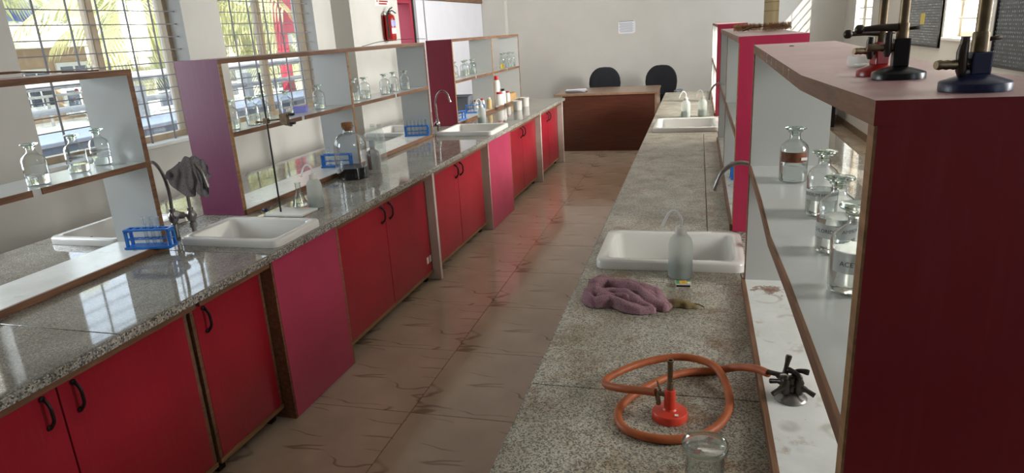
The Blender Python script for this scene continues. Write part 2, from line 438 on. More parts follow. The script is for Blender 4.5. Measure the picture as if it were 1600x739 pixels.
M['rag'] = towel_mat('grey_rag', '#5d585a', '#8a8587', '#8a8587')

# ------------------------------------------------------------------ room shell
H_CEIL = 3.25
YB, YF = 12.4, -2.6       # end wall, wall behind the camera
XR = 2.27                 # board wall
XL = -4.0                 # window wall (in its own turned frame)
def floor():
    f = MB().box(-4.9, 3.0, YF-.3, YB+.3, -.2, -.004).build('floor', M['grout']); tag(f, kind='structure')
    t = .665; proto = None
    for i in range(-5, 6):
        for j in range(-2, 18):
            x0 = -1.32 + i*t; y0 = 2.65 + (j-4)*t
            if x0+t < -4.6 or x0 > 2.4 or y0+t < -.6 or y0 > YB: continue
            if proto is None:
                proto = MB().box(0, t-.004, 0, t-.004, -.012, 0).mesh('tile', M['tile'])
            o = bpy.data.objects.new('tile', proto); COL.objects.link(o); o.parent = f; o.location = (x0+.002, y0+.002, 0)
floor()
tag(MB().box(-4.3, XR+.3, YF-.3, YB+.3, H_CEIL, H_CEIL+.15).build('ceiling', M['ceil']), kind='structure')
tag(MB().box(-4.9, 3.0, YB, YB+.25, 0, H_CEIL).build('wall_back', M['wall']), kind='structure')
tag(MB().box(-4.9, 3.0, YF-.25, YF, 0, H_CEIL).build('wall_front', M['wall']), kind='structure')

def wall_with_holes(mb, x0, x1, ya, yb, holes):
    """holes: (y0,y1,z0,z1)"""
    y = ya
    for (h0, h1, z0, z1) in sorted(holes):
        mb.box(x0, x1, y, h0, 0, H_CEIL)
        if z0 > 0: mb.box(x0, x1, h0, h1, 0, z0)
        mb.box(x0, x1, h0, h1, z1, H_CEIL); y = h1
    mb.box(x0, x1, y, yb, 0, H_CEIL)
LWIN = [(1.37,2.79),(3.28,4.735),(5.18,6.665)]
SILL, HEAD = 1.08, 2.36
def left_wall():
    mb = MB(); wall_with_holes(mb, XL-.26, XL, YF-.3, YB+.3, [(a,b,SILL,HEAD) for a,b in LWIN] + [(8.3,9.22,0,2.27)])
    mb.box(XL, -3.77, 7.035, 8.262, 0, H_CEIL)                  # pier with the extinguisher
    mb.box(XL, -3.53, 12.2, 12.75, 0, H_CEIL)                   # corner pier
    o = mb.build('wall_left', M['wall'], loc=LW(PX, PY), rz=TH)
    o.data.transform(Matrix.Translation((-PX, -PY, 0))); tag(o, kind='structure')
left_wall()
def wall_window(n, y0, y1, x, side, z0, z1, loc, rz, barmat, nv, dz, origin):
    """side: +1 when the room lies at larger x"""
    w = thing('window_%d' % n, None, None, loc, rz, kind='structure')
    ox, oy = origin
    def off(mb, name, mat, par=w, bevel=0):
        mb.v = [(a-ox, b-oy, c) for a, b, c in mb.v]; return mb.build(name, mat, par, bevel)
    xf = x - side*.17
    fr = MB()
    for (a, b, c, d) in ((y0, y0+.045, z0, z1), (y1-.045, y1, z0, z1), (y0+.045, y1-.045, z0, z0+.05), (y0+.045, y1-.045, z1-.045, z1)):
        fr.box(xf-.035, xf+.035, a, b, c, d)
    off(fr, 'window_frame', M['alu'], bevel=.003)
    ym = (y0+y1)/2
    if side > 0: off(MB().box(xf-.03, xf+.03, ym-.03, ym+.03, z0+.05, z1-.045), 'mullion', M['alu'], bevel=.003)
    for (a, b, dx) in ((y0+.045, ym-.03, .012), (ym+.03, y1-.045, -.012)):
        off(MB().box(xf+dx-.002, xf+dx+.002, a, b, z0+.05, z1-.045), 'pane', M['pane'])
    off(MB().box(x-side*.25, x+side*.02, y0-.0, y1+.0, z0-.02, z0+.004), 'window_sill', M['whitewash'], bevel=.003)
    xg = x - side*.07; bt = .0038 if side > 0 else .007
    k = int((z1-z0)/dz)
    for i in range(1, k+1):
        z = z0 + .02 + i*dz
        if z > z1-.02: break
        off(MB().box(xg-bt, xg+bt, y0-.01, y1+.01, z-bt, z+bt), 'grille_bar', barmat)
    for i in range(1, nv):
        y = y0 + (y1-y0)*i/nv
        off(MB().box(xg-.005-.006*side, xg+.005-.006*side, y-.0048, y+.0048, z0, z1), 'grille_upright', barmat)
    return w
for i, (a, b) in enumerate(LWIN):
    wall_window(i+1, a, b, XL, 1, SILL, HEAD, LW(XL, (a+b)/2), TH, M['bar'], 6, .0955, (XL, (a+b)/2))
def door_opening():
    d = thing('door_1', None, None, LW(XL, 8.8), TH, kind='structure')
    def off(mb, name, mat, bevel=.003):
        mb.v = [(a-XL, b-8.8, c) for a, b, c in mb.v]; return mb.build(name, mat, d, bevel)
    off(MB().box(XL-.2, XL+.0, 9.15, 9.22, 0, 2.27), 'door_jamb', M['redpost'])
    off(MB().box(XL-.2, XL+.0, 8.3, 8.37, 0, 2.27), 'door_jamb', M['redpost'])
    off(MB().box(XL-.2, XL+.0, 8.37, 9.15, 2.2, 2.27), 'door_head', M['redpost'])
    off(MB().box(XL-.2, XL+.01, 9.22, 9.26, 0, 2.27), 'edge_strip', M['dark'])
    p = thing('door_2', None, None, LW(XL, 10.9), TH, kind='structure')
    def of2(mb, name, mat, bevel=.003):
        mb.v = [(a-XL, b-10.9, c) for a, b, c in mb.v]; return mb.build(name, mat, p, bevel)
    of2(MB().box(XL+.004, XL+.04, 9.28, 9.54, .02, 2.25), 'door_leaf', M['wall_white'])
    of2(MB().box(XL+.004, XL+.03, 9.54, 9.575, .02, 2.25), 'gap_strip', M['dark'])
    of2(MB().box(XL+.004, XL+.045, 9.575, 12.19, .02, 2.25), 'door_leaf', M['wall_white'])
    of2(MB().box(XL, XL+.07, 8.3, 12.19, 2.255, 2.32), 'head_rail', M['edge'])
door_opening()

RWIN = [(-1.1,-.1),(1.3,2.3),(6.5,7.6),(10.6,11.65)]  # first two openings, out of view, are added for the light they admit
RS, RH = 1.45, 3.12
def right_wall():
    mb = MB(); wall_with_holes(mb, XR, XR+.3, YF, YB, [(a,b,RS,RH) for a,b in RWIN])
    tag(mb.build('wall_right', M['wall']), kind='structure')
    tag(MB().box(XR-.012, XR-.0005, YF, YB, 0, .1).build('baseboard_right', M['skirt']), kind='structure')
    tag(MB().box(-3.4, XR-.02, YB-.012, YB-.0005, 0, .1).build('baseboard_back', M['skirt']), kind='structure')
    for i, (a, b) in enumerate(RWIN):
        wall_window(4+i, a, b, XR, -1, RS, RH, (XR, (a+b)/2, 0), 0, M['barw'], 2, .155, (XR, (a+b)/2))
right_wall()

# ------------------------------------------------------------------ benches
ZC = .86                  # worktop height
class Bench:
    """u runs from the aisle edge into the bench, v along it"""
    def __init__(s, side, x0): s.side = side; s.x0 = x0
    def X(s, u): return s.x0 + s.side*u
    def place(s, u, v, z=0):
        return (LW(s.X(u), v, z), TH) if s.side < 0 else ((s.X(u), v, z), 0)
    def box(s, mb, r, u0, u1, v0, v1, z0, z1, m=0, fm=None):
        """box relative to root r=(u,v,z)"""
        if fm: fm = {({'-u':'-x','+u':'+x'} if s.side > 0 else {'-u':'+x','+u':'-x'}).get(k, k): v for k, v in fm.items()}
        return mb.box(s.side*(u0-r[0]), s.side*(u1-r[0]), v0-r[1], v1-r[1], z0-r[2], z1-r[2], m, fm)
BL, BR = Bench(-1, -1.83), Bench(1, -.405)

def handle_mesh(side):
    pts = spl([(0,0,-.05),(side*-.012,0,-.047),(side*-.028,0,-.025),(side*-.03,0,0),(side*-.028,0,.025),(side*-.012,0,.047),(0,0,.05)], 3)
    mb = MB().tube(pts, [.006]*len(pts), 6)
    for z in (-.05, .05): mb.lathe([(0,-.002),(.010,0),(.010,.004),(.006,.008),(0,.008)], 8, (side*-.004,0,z), axis='x')
    return mb.mesh('handle', M['iron'])
HANDLE = {-1: handle_mesh(-1), 1: handle_mesh(1)}

def cabinet(B, v0, v1, nd, label, hinge=None, uf=.085, gable=None, sticker=False):
    r = (uf, (v0+v1)/2, 0); loc, rz = B.place(*r)
    t = thing('cabinet', label, 'cabinet', loc, rz, 'base cabinets of the two benches')
    def part(name, mat, *boxes, bevel=.0015, par=t):
        mb = MB()
        for b in boxes: B.box(mb, r, *b)
        return mb.build(name, mat, par, bevel)
    part('carcass', M['carc'], (uf+.022, .70, v0, v1, .075, .825), bevel=0)
    part('top_rail', M['edge'], (.028, uf+.03, v0, v1, .788, .827), bevel=.003)
    part('bottom_rail', M['edge_l'], (uf-.004, uf+.02, v0, v1, .062, .082), bevel=.002)
    for a in ((v0, v0+.02), (v1-.02, v1)): part('stile', M['edge'], (uf+.002, uf+.02, a[0], a[1], .082, .788))
    for a in (v0+.02, v1-.06):
        for u in (uf+.04, .6): part('foot', M['dark'], (u, u+.04, a, a+.04, 0, .075), bevel=0)
    w = (v1-v0-.03)/nd
    for k in range(nd):
        a = v0+.015 + k*w; b = a+w
        d = part('door', M['red'], (uf, uf+.018, a+.003, b-.003, .085, .782), bevel=.002)
        hv = (b-.055 if k == 0 else a+.055) if nd == 2 else (a+.055 if hinge != 'far' else b-.055)
        h = bpy.data.objects.new('handle', HANDLE[B.side]); COL.objects.link(h); h.parent = d
        h.location = (0, hv-r[1], .70)
    if gable: part('side_panel', M['gable'], (.025, .62, gable[0], gable[1], .003, .827), bevel=.002)
    if sticker:
        for q in (v1-.10, v1-.05): part('sticker', M['sticker'], (uf-.0006, uf+.001, q, q+.035, .155, .205), bevel=0)
    return t
def sink_cabinet(B, v0, v1, label, side_mat):
    r = (.025, (v0+v1)/2, 0); loc, rz = B.place(*r)
    t = thing('sink_cabinet', label, 'cabinet', loc, rz, 'sink cabinets of the two benches')
    def part(name, mat, *b, bevel=.0015):
        mb = MB(); B.box(mb, r, *b); return mb.build(name, mat, t, bevel)
    part('front_panel', M['pink'], .025, .043, v0+.012, v1-.012, .004, .825)
    part('side_panel', side_mat, .027, .6, v0, v0+.022, .002, .825)
    part('side_panel', M['edge_l'], .025, .6, v1-.022, v1, .002, .825)
    return t
# window bench, seen from the aisle
cabinet(BL, .62, .872, 1, 'red single door cabinet at the camera end of the window bench')
cabinet(BL, .875, 2.02, 2, 'wide red two-door cabinet with two black handles, near end of the window bench')
cabinet(BL, 2.04, 2.495, 1, 'red single-door cabinet beside the first pink sink panel')
sink_cabinet(BL, 2.50, 3.09, 'pink panelled sink cabinet under the white sink with the cloth-hung tap', M['edge'])
cabinet(BL, 3.10, 4.42, 2, 'red two-door cabinet with white stickers low on its door', sticker=True)
cabinet(BL, 4.46, 5.70, 2, 'red two-door cabinet between two white gables, below the blue test tube rack', gable=(4.42, 4.455))
sink_cabinet(BL, 5.73, 6.45, 'pink panelled sink cabinet with a broad white side panel, farther along the aisle', M['gable'])
cabinet(BL, 6.47, 7.71, 2, 'red two-door cabinet just past the second pink sink panel')
cabinet(BL, 7.76, 8.93, 2, 'last red two-door cabinet of the window bench, beside the brown desk', gable=(7.72, 7.755))
def end_gable():
    r = (.3, 8.96, 0); loc, rz = BL.place(*r); mb = MB(); BL.box(mb, r, .02, 1.40, 8.935, 8.985, .002, .822)
    o = mb.build('end_panel', M['gable'], None, .002, loc, rz); tag(o, 'white end panel closing the window bench beside the brown desk', 'panel')
end_gable()
# hose burner bench: aisle side
for (a, b, n, s) in ((.66,1.2,1,0),(1.2,2.4,2,0),(2.42,2.94,0,1),(2.96,4.3,2,0),(4.32,5.7,2,0),(5.72,6.55,0,1),(6.57,7.8,2,0),(7.82,9.1,2,0)):
    if s: sink_cabinet(BR, a, b, 'pink sink cabinet under the %s white sink of the hose burner bench' % ('first' if a < 3 else 'second'), M['gable'])
    else: cabinet(BR, a, b, n, 'red %s cabinet of the hose burner bench, %s' % ('one-door' if n == 1 else 'two-door', {66:'at its camera end',120:'under the orange hose',296:'just past the first sink',432:'before the farthest sink',657:'just past the farthest sink',782:'at the desk end'}[round(a*100)]))
for B, v1, lab in ((BL, 8.92, 'plain back half of the window bench under the stone top'), (BR, 9.1, 'plain back half of the hose burner bench under the stone top')):
    r = (1.05, 4.8, 0); loc, rz = B.place(*r); t = thing('bench_base', lab, 'bench', loc, rz)
    zt_ = .64 if B.side < 0 else .826
    mb = MB(); B.box(mb, r, .71, 1.36, .62, v1, .08, zt_); mb.build('carcass', M['carc'], t)
    if B.side < 0:
        for q in ((.71,.73),(1.335,1.36)): mb = MB(); B.box(mb, r, q[0], q[1], .62, v1, .641, .826); mb.build('apron_board', M['carc'], t)
    mb = MB(); B.box(mb, r, .75, 1.30, .66, v1-.03, 0, .079); mb.build('plinth', M['dark'], t)

def worktop(B, label, mat, front, back, sinks, vend, mid=None, mat_b=None):
    """front/back: seam positions; sinks: list of (u0,u1,v0,v1) holes"""
    r = (0, 4.8, ZC); loc, rz = B.place(*r); t = thing('stone_worktop', label, 'worktop', loc, rz)
    g = .0012
    def slab(u0, u1, v0, v1, mat=mat):
        hs = [h for h in sinks if h[0] >= u0-.01 and h[1] <= u1+.01 and h[2] >= v0-.01 and h[3] <= v1+.01]
        mb = MB(); z0, z1 = ZC-.03, ZC
        if not hs: B.box(mb, r, u0, u1, v0+g, v1-g, z0, z1)
        else:
            h = hs[0]; b = []
            for z in (z1, z0):
                for (u, v) in ((u0,v0+g),(u1,v0+g),(u1,v1-g),(u0,v1-g),(h[0],h[2]),(h[1],h[2]),(h[1],h[3]),(h[0],h[3])):
                    b.append((B.side*(u-r[0]), v-r[1], z-r[2]))
            f = []
            for k in range(4):
                k2 = (k+1) % 4
                f += [(k,k2,4+k2,4+k), (8+k,12+k,12+k2,8+k2), (k,8+k,8+k2,k2), (4+k,4+k2,12+k2,12+k)]
            mb.add(b, f)
        return mb.build('slab', mat, t, .0025)
    for a, b in zip(front[:-1], front[1:]):
        if mid and a >= mid[1]-.01 and b <= mid[2]+.01:
            slab(0, mid[0]-g, a, b); slab(mid[0]+g, .57, a, b)
        else: slab(0, .57, a, b)
    for a, b in zip(back[:-1], back[1:]): slab(.86, 1.42, a, b, mat_b or mat)
    # bare strip between the halves, under the shelves
    mb = MB(); B.box(mb, r, .573, .857, front[0]+.02, vend, ZC-.03, ZC-.002); mb.build('centre_strip', M['gran_e'], t)
    # rough nosing along the aisle edge
    for a, b in zip(front[:-1], front[1:]):
        mb = MB(); B.box(mb, r, -.006, .022, a+g, b-g, ZC-.036, ZC-.0045); mb.build('edge_nosing', M['gran_e'], t, .004)
LS1, LS2 = (.05,.53,2.585,2.91), (.05,.53,5.86,6.36)
LSB1, LSB2 = (.90,1.27,2.525,2.94), (.90,1.27,5.86,6.36)
worktop(BL, 'speckled grey stone worktop of the window bench, polished and glossy', M['gran'],
        [.6,1.64,2.475,3.05,4.3,5.75,6.5,7.6,9.02], [.6,1.6,2.49,3.05,4.3,5.75,6.5,7.6,9.02], [LS1,LS2,LSB1,LSB2], 9.0)
RS1, RS2 = (.075,.555,2.46,2.80), (.075,.555,5.85,6.42)
worktop(BR, 'dusty speckled stone worktop of the hose burner bench with rust stains', M['gran_d'],
        [.6,1.535,2.31,2.93,4.35,5.7,6.5,7.8,9.25], [.6,1.6,2.4,3.2,4.4,5.7,6.5,7.8,9.25], [RS1,RS2], 9.2, (.46,2.93,5.7), M['gran'])

# ------------------------------------------------------------------ reagent shelves
def shelf_unit(B, label, v0, v1, divs, zt, zm, uf, ub, near_face, sag_t=None, sag_m=None, ledge=None, gaps=True):
    r = (uf, (v0+v1)/2, ZC); loc, rz = B.place(*r)
    t = thing('reagent_shelf', label, 'shelf', loc, rz, 'reagent shelves on the benches')
    th = .025
    def part(name, mats, u0, u1, a, b, z0, z1, fm=None, par=t, bevel=0):
        mb = MB(); B.box(mb, r, u0, u1, a, b, z0, z1, 0, fm); return mb.build(name, mats, par, bevel)
    def board(name, mats, u0, u1, a, b, z1, fm, sag, par=t):
        if not sag: return part(name, mats, u0, u1, a, b, z1-th, z1, fm, par)
        mb = MB(); ks = sorted([(a,0)] + [q for q in sag if a < q[0] < b] + [(b,0)])
        f0 = lambda v: interp(sag, v)
        rings = [[(B.side*(u-r[0]), v-r[1], z-r[2]+f0(v)) for (u, z) in ((u0,z1-th),(u1,z1-th),(u1,z1),(u0,z1))] for v, _ in ks]
        base = len(mb.v); mb.v += [p for q in rings for p in q]; n = 4
        for i in range(len(rings)-1):
            for k, mi in enumerate((fm.get('-z',0), fm.get('+u',0), fm.get('+z',0), fm.get('-u',0))):
                k2 = (k+1) % 4; mb.face((i*4+k, i*4+k2, i*4+4+k2, i*4+4+k), mi)
        mb.face((0,1,2,3), fm.get('-y',0)); e = (len(rings)-1)*4; mb.face((e+3,e+2,e+1,e), fm.get('+y',0))
        return mb.build(name, mats, par)
    mats = [M['white'], M['edge'], near_face, M['dusty'], ledge or M['ledge']]
    part('base_board', mats, uf-.0, ub, v0, v1, ZC, ZC+.028, {'+z':4, '-u':1, '-y':2, '+y':2})
    part('base_edge', M['edge'], uf-.012, uf, v0+.01, v1-.01, ZC, ZC+.029)
    for k, (a, b) in enumerate(((v0, v0+th), (v1-th, v1))):
        part('end_panel', mats, uf, ub, a, b, ZC+.028, zt-th, {'-y': 2 if k == 0 else 0, '+y': 0 if k == 0 else 2, '-u':1, '+u':1})
        part('edge_strip', M['edge_l'] if k == 0 else M['edge'], uf-.003, uf, a, b, ZC+.028, zt-th)
    for d in divs:
        part('divider', mats, uf, ub, d-th/2, d+th/2, ZC+.028, zt-th, {'-u':1,'+u':1})
        part('edge_strip', M['edge_l'], uf-.003, uf, d-th/2, d+th/2, ZC+.028, zt-th)
    board('top_board', mats, uf-.004, ub, v0-.001, v1+.001, zt, {'+z':3,'-u':1,'+u':1,'-y':2,'+y':2}, sag_t)
    cuts = [v0+th] + [x for d in divs for x in (d-th/2, d+th/2)] + [v1-th]
    for a, b in zip(cuts[::2], cuts[1::2]):
        board('middle_shelf', mats, uf+.003, ub, a, b, zm, {'-u':0,'+u':1}, sag_m)
        m = a + (b-a)*.52
        for (c, d) in (((a, m-.02), (m+.02, b)) if gaps else ((a, (a+b)/2+.02), ((a+b)/2+.02, b))):
            board('shelf_edge', [M['edge']], uf-.003, uf+.003, c, d, zm+.0005, {}, sag_m)
    return t
def interp(tab, v):
    if v <= tab[0][0]: return tab[0][1]
    for (a, fa), (b, fb) in zip(tab[:-1], tab[1:]):
        if v <= b: return fa + (fb-fa)*(v-a)/(b-a)
    return tab[-1][1]
ZM1, ZM2, ZM3, ZMR = 1.278, 1.315, 1.305, 1.285
SAGT = [(.735,0),(1.25,-.014),(2.32,0)]
SAGM = [(.735,0),(1.27,-.014),(1.63,-.034),(1.9,-.011),(2.32,0)]
shelf_unit(BL, 'open reagent shelf at the near end of the window bench with a twig on top', .7, 2.515, [1.35], 1.688, ZM1, .59, .86, M['maroon_haze'])
shelf_unit(BL, 'long open shelf with a haze-tinted maroon end panel behind the retort stand', 3.085, 5.83, [4.43], 1.70, ZM2, .59, .86, M['maroon_haze'])
shelf_unit(BL, 'far open shelf with a dark pink end panel behind the swan-neck tap', 6.50, 8.98, [7.80], 1.708, ZM3, .59, .86, M['maroon'])
shelf_unit(BR, 'close open shelf with a big dark red end panel carrying burners on top', .735, 2.32, [], 1.665, ZMR, .577, .808, M['oxblood'], SAGT, SAGM, M['ledge_r'], False)
shelf_unit(BR, 'bright cherry ended shelf with bottle brushes on its top', 2.96, 5.35, [4.15], 1.676, ZMR, .565, .825, M['cherry'], gaps=False)
shelf_unit(BR, 'farthest cherry ended shelf, next to the end wall', 6.78, 9.2, [8.0], 1.70, ZMR, .575, .835, M['cherry'], gaps=False)

# ------------------------------------------------------------------ sinks and taps
def sink(B, u0, u1, v0, v1, label, over=None):
    """white ceramic drop-in sink with a raised rim"""
    r = ((u0+u1)/2, (v0+v1)/2, ZC); loc, rz = B.place(*r)
    t = thing('sink', label, 'sink', loc, rz, 'white ceramic bench sinks')
    hx, hy = (u1-u0)/2, (v1-v0)/2; e = .035
    R = lambda a, b, rad, z: rrect(-a, a, -b, b, rad, z)
    mb = MB()
    rings = [R(hx+e,hy+e,.04,.001), R(hx+e,hy+e,.04,.030), R(hx+e-.006,hy+e-.006,.036,.037), R(hx,hy,.035,.037),
             R(hx-.008,hy-.008,.032,.030), R(hx-.02,hy-.02,.035,-.14), R(hx-.05,hy-.05,.04,-.165), R(.03,.03,.029,-.168)]
    mb.loft(rings, 0, True, cap0=False)
    mb.loft([R(hx+e,hy+e,.04,.001), R(hx-.003,hy-.003,.03,.001), R(hx-.006,hy-.006,.03,-.16), R(.04,.04,.03,-.18)], 0, True, cap0=False)
    mb.build('bowl', M['ceramic'], t, recalc=False)
    MB().lathe([(0,-.1672),(.026,-.167),(.026,-.163),(.02,-.162),(.018,-.165),(0,-.165)], 16).build('drain', M['chrome'], t)
    MB().lathe([(0,-.002),(.013,-.002),(.013,.001),(.009,.002),(.008,-.001),(0,-.001)], 12, (B.side*(hx-.0165), -hy*.2, -.03), axis='x').build('overflow_hole', M['dark'], t)
    return t
sink(BL, *LS1, 'white ceramic sink nearest the camera on the window bench front')
sink(BL, *LSB1, 'white ceramic sink behind the blue test tube rack, window side')
sink(BL, *LS2, 'white ceramic sink by the chrome swan-neck tap against the dark pink panel')
sink(BL, *LSB2, 'white ceramic sink on the window side, beyond the bottle with the cork')
sink(BR, *RS1, 'white ceramic sink with the milky wash bottle before it')
sink(BR, *RS2, 'white ceramic sink beyond the cracked stone slab, near the end wall')

def swan_tap(label, loc, rz, base_z, spout, mat, tap_dir, knob=True, hz=.09):
    """standpipe with valve body, side knob and swan neck; spout: points above the valve"""
    t = thing('swan_neck_tap', label, 'tap', loc, rz)
    MB().lathe([(0,0),(.024,0),(.024,.006),(.013,.01),(.012,base_z-.02),(0,base_z-.02)], 16).build('standpipe', mat, t)
    mb = MB().lathe([(.0,base_z-.03),(.019,base_z-.03),(.019,base_z-.005),(.014,base_z),(.022,base_z+.012),(.025,base_z+.03),(.02,base_z+.048),(.014,base_z+.055),(.015,base_z+.072),(0,base_z+.072)], 16)
    mb.build('valve_body', mat, t)
    if knob:
        d = Vector(tap_dir).normalized(); c = Vector((0,0,base_z+.03))
        mb = MB().tube([c+d*.015, c+d*.03, c+d*.032, c+d*.055, c+d*.06], [.009,.009,.017,.019,.013], 12); mb.build('knob', mat, t)
    p = spl([(0,0,base_z+.06)] + spout, 8)
    MB().tube(p, [.0085]*len(p), 10).build('spout', mat, t)
    a, b = Vector(p[-2]), Vector(p[-1]); d = (b-a).normalized()
    MB().tube([b-d*.03, b-d*.02, b-d*.012, b-d*.004, b+d*.012], [.0105,.0115,.010,.0115,.008], 10).build('nozzle', mat, t)
    return t
swan_tap('grey swan-neck tap turned to the window, beside the shelf end', LW(-2.475, 2.64, ZC), TH, .085,
         [(.004,0,.25),(-.012,-.0,.335),(-.05,0,.385),(-.10,0,.375),(-.135,0,.32),(-.14,0,.28)], M['dullmetal'], (.7,-.4,.35))
swan_tap('grey swan-neck tap with a rag draped over its spout', LW(-2.43, 2.71, ZC), TH, .075,
         [(.0,0,.25),(.015,-.02,.33),(.06,-.04,.38),(.12,-.06,.385),(.17,-.07,.35),(.195,-.075,.275)], M['dullmetal'], (-.8,-.5,.12))
swan_tap('bright chrome swan-neck tap before the dark pink panel', LW(-2.445, 6.04, ZC), TH, .06,
         [(-.005,0,.24),(-.005,0,.30),(.02,-.005,.36),(.07,-.01,.395),(.125,-.015,.37),(.15,-.02,.30)], M['chrome'], (0,-1,0), knob=True)
swan_tap('grey spout curving out from behind the close shelf', (.262, 2.62, ZC), 0, .07,
         [(0,0,.25),(-.02,0,.325),(-.07,0,.365),(-.12,0,.368),(-.165,0,.335),(-.188,0,.275)], M['dullmetal'], (1,0,.1))
swan_tap('small grey spout by the farthest sink', (.265, 6.15, ZC), 0, .07,
         [(0,0,.26),(-.02,0,.33),(-.07,0,.362),(-.12,0,.35),(-.155,0,.30),(-.165,0,.235)], M['dullmetal'], (1,0,.1))
def rag():
    t = thing('rag', 'grey rag draped over the spout of a swan-neck tap', 'cloth', LW(-2.33, 2.65, 1.242), TH+.45)
    def edge(tab, a):
        P = spl(tab, 6); k = a*(len(P)-1); i = min(int(k), len(P)-2); return P[i].lerp(P[i+1], k-i)
    ridge = [(-.045,0,.000),(-.015,0,.024),(.02,-.005,.030),(.055,-.012,.018),(.082,-.018,-.010)]
    front = [(-.118,-.030,-.050),(-.085,-.045,-.078),(-.045,-.052,-.125),(.0,-.055,-.160),(.022,-.045,-.105),(.045,-.050,-.150),(.066,-.045,-.165),(.075,-.040,-.085)]
    back = [(-.085,.03,-.055),(-.04,.045,-.10),(.01,.04,-.13),(.05,.035,-.11),(.078,.02,-.075)]
    def side(tab, sg):
        def f(a, b):
            p, q = edge(ridge, a), edge(tab, a); m = p.lerp(q, b)
            m.y -= sg*(.020*sin(pi*min(1, b*1.15))*(1-.4*b) + .013*sin(17*a+3.2*b)*b + .006*sin(39*a-5*b)*b)
            m.x += .008*sin(9*b+12*a)*b; m.z += .006*sin(21*a+2)*(1-b)
            return m
        return f
    mb = MB().grid(44, 26, side(front, 1)); mb.grid(30, 16, side(back, -1)); o = mb.build('rag_sheet', M['rag'], t, recalc=False)
    so = o.modifiers.new('thickness', 'SOLIDIFY'); so.thickness = .004; so.offset = 1
    ss = o.modifiers.new('smooth', 'SUBSURF'); ss.levels = 1; ss.render_levels = 1
rag()

# ------------------------------------------------------------------ lettering
def text_mesh(txt, size, bend=None, thick=0.0, spacing=1.0):
    c = bpy.data.curves.new('lettering', 'FONT'); c.body = txt; c.size = size; c.align_x = 'CENTER'; c.align_y = 'CENTER'
    c.extrude = thick; c.resolution_u = 2; c.space_character = spacing
    o = bpy.data.objects.new('lettering', c); COL.objects.link(o)
    dg = bpy.context.evaluated_depsgraph_get(); dg.update()
    me = bpy.data.meshes.new_from_object(o.evaluated_get(dg)); bpy.data.objects.remove(o)
    for v in me.vertices:
        x, y, z = v.co
        if bend: v.co = (sin(x/bend)*(bend+z), -cos(x/bend)*(bend+z), y)     # wrapped round a bottle, facing -y
        else: v.co = (x, -z, y)
    return me
def lettering(txt, size, mat, parent, loc, rz=0, bend=None, spacing=1.0):
    me = text_mesh(txt, size, bend, spacing=spacing); me.materials.clear(); me.materials.append(mat)
    o = bpy.data.objects.new('lettering', me); COL.objects.link(o); o.parent = parent; o.location = loc; o.rotation_euler = (0,0,rz); return o

# ------------------------------------------------------------------ reagent bottles
def bottle_parts(t, r, h, fill, liq, seg=28, label=None, stop=True):
    hb = h*.56; rn = r*.37; w = .0022
    pr = [(r*.0,0),(r*.86,0),(r*.97,.003),(r,.009),(r,hb),(r*.985,hb+h*.045),(r*.90,hb+h*.10),(r*.74,hb+h*.145),(r*.55,hb+h*.18),(rn*1.12,hb+h*.21),(rn,hb+h*.24),(rn,h*.875),(rn*1.12,h*.885),(rn*1.35,h*.90),(rn*1.35,h*.915)]
    inn = [(max(a-w,.0004), max(b, .004)) for a, b in pr[::-1]][:-2] + [(0,.004)]
    MB().lathe(pr, seg).build('glass_body', M['glass'], t)
    if fill > 0:
        top = fill*h; rl = r-w-.0006
        MB().lathe([(0,.0045),(rl*.9,.0045),(rl,.010),(rl,top-.001),(rl-.001,top),(0,top)], seg).build('liquid', liq, t)
    if stop:
        MB().lathe([(0,h*.83),(rn*.72,h*.83),(rn*.80,h*.91),(rn*.9,h*.93),(rn*1.9,h*.945),(rn*2.1,h*.96),(rn*2.0,h*.98),(rn*1.2,h*.995),(0,h)], seg).build('stopper', M['sglass'], t)
    if label:
        z0, z1, a0, a1, mat = label
        mb = MB(); rr = r+.0007; n = 14
        for k in range(n+1):
            a = a0 + (a1-a0)*k/n; mb.v += [(rr*sin(a), -rr*cos(a), z0*h), (rr*sin(a), -rr*cos(a), z1*h)]
        for k in range(n): mb.face((2*k, 2*k+2, 2*k+3, 2*k+1), 0, True)
        return mb.build('paper_label', mat, t, recalc=False)
NOTE = 'clear stoppered reagent bottles'
def reagent(label, loc, r=.041, h=.162, fill=.3, liq=None, lab=None, rz=0, stop=True):
    t = thing('reagent_bottle', label, 'bottle', loc, rz, NOTE)
    L = bottle_parts(t, r, h, fill, liq or M['water'], label=lab, stop=stop); return t, L
# the four by the close dark red panel
zs = lambda v: ZMR + interp(SAGM, v) + .001
t, L = reagent('stoppered bottle with a rusty brown stained label, last on the close shelf', (.276, 2.09, zs(2.09)), .039, .162, .31, None, (.38, .56, -1.05, 1.0, M['stain']), -.13)
MB().box(.0, .018, -.0415, -.0405, .068, .076).build('white_tag', M['sticker'], t, rz=.5)
t, L = reagent('bottle lettered SODIUM HYDROXIDE on the close shelf', (.305, 1.775, zs(1.775)), .037, .165, .40, None, (.26, .42, -1.3, 1.2, M['label']), -.17)
lettering('SODIUM HYDROXIDE', .0115, M['ink'], L, (0,0,.0585), .22, .0385)
t, L = reagent('bottle lettered AMMONIUM CHLORIDE on the close shelf', (.290, 1.50, zs(1.5)), .039, .166, .47, None, (.22, .40, -1.6, 1.7, M['label']), -.19)
lettering('CHLORIDE', .0115, M['ink'], L, (0,0,.052), -.62, .0405); lettering('AMMONIUM', .0115, M['ink'], L, (0,0,.053), 1.10, .0405)
t, L = reagent('open-necked bottle lettered ACETIC ACID behind the dark red panel edge', (.272, 1.235, zs(1.235)), .040, .160, .50, None, (.27, .50, -.9, 1.5, M['label']), -.22, stop=False)
lettering('ACETIC ACID', .0125, M['ink'], L, (0,0,.060), .38, .0415)
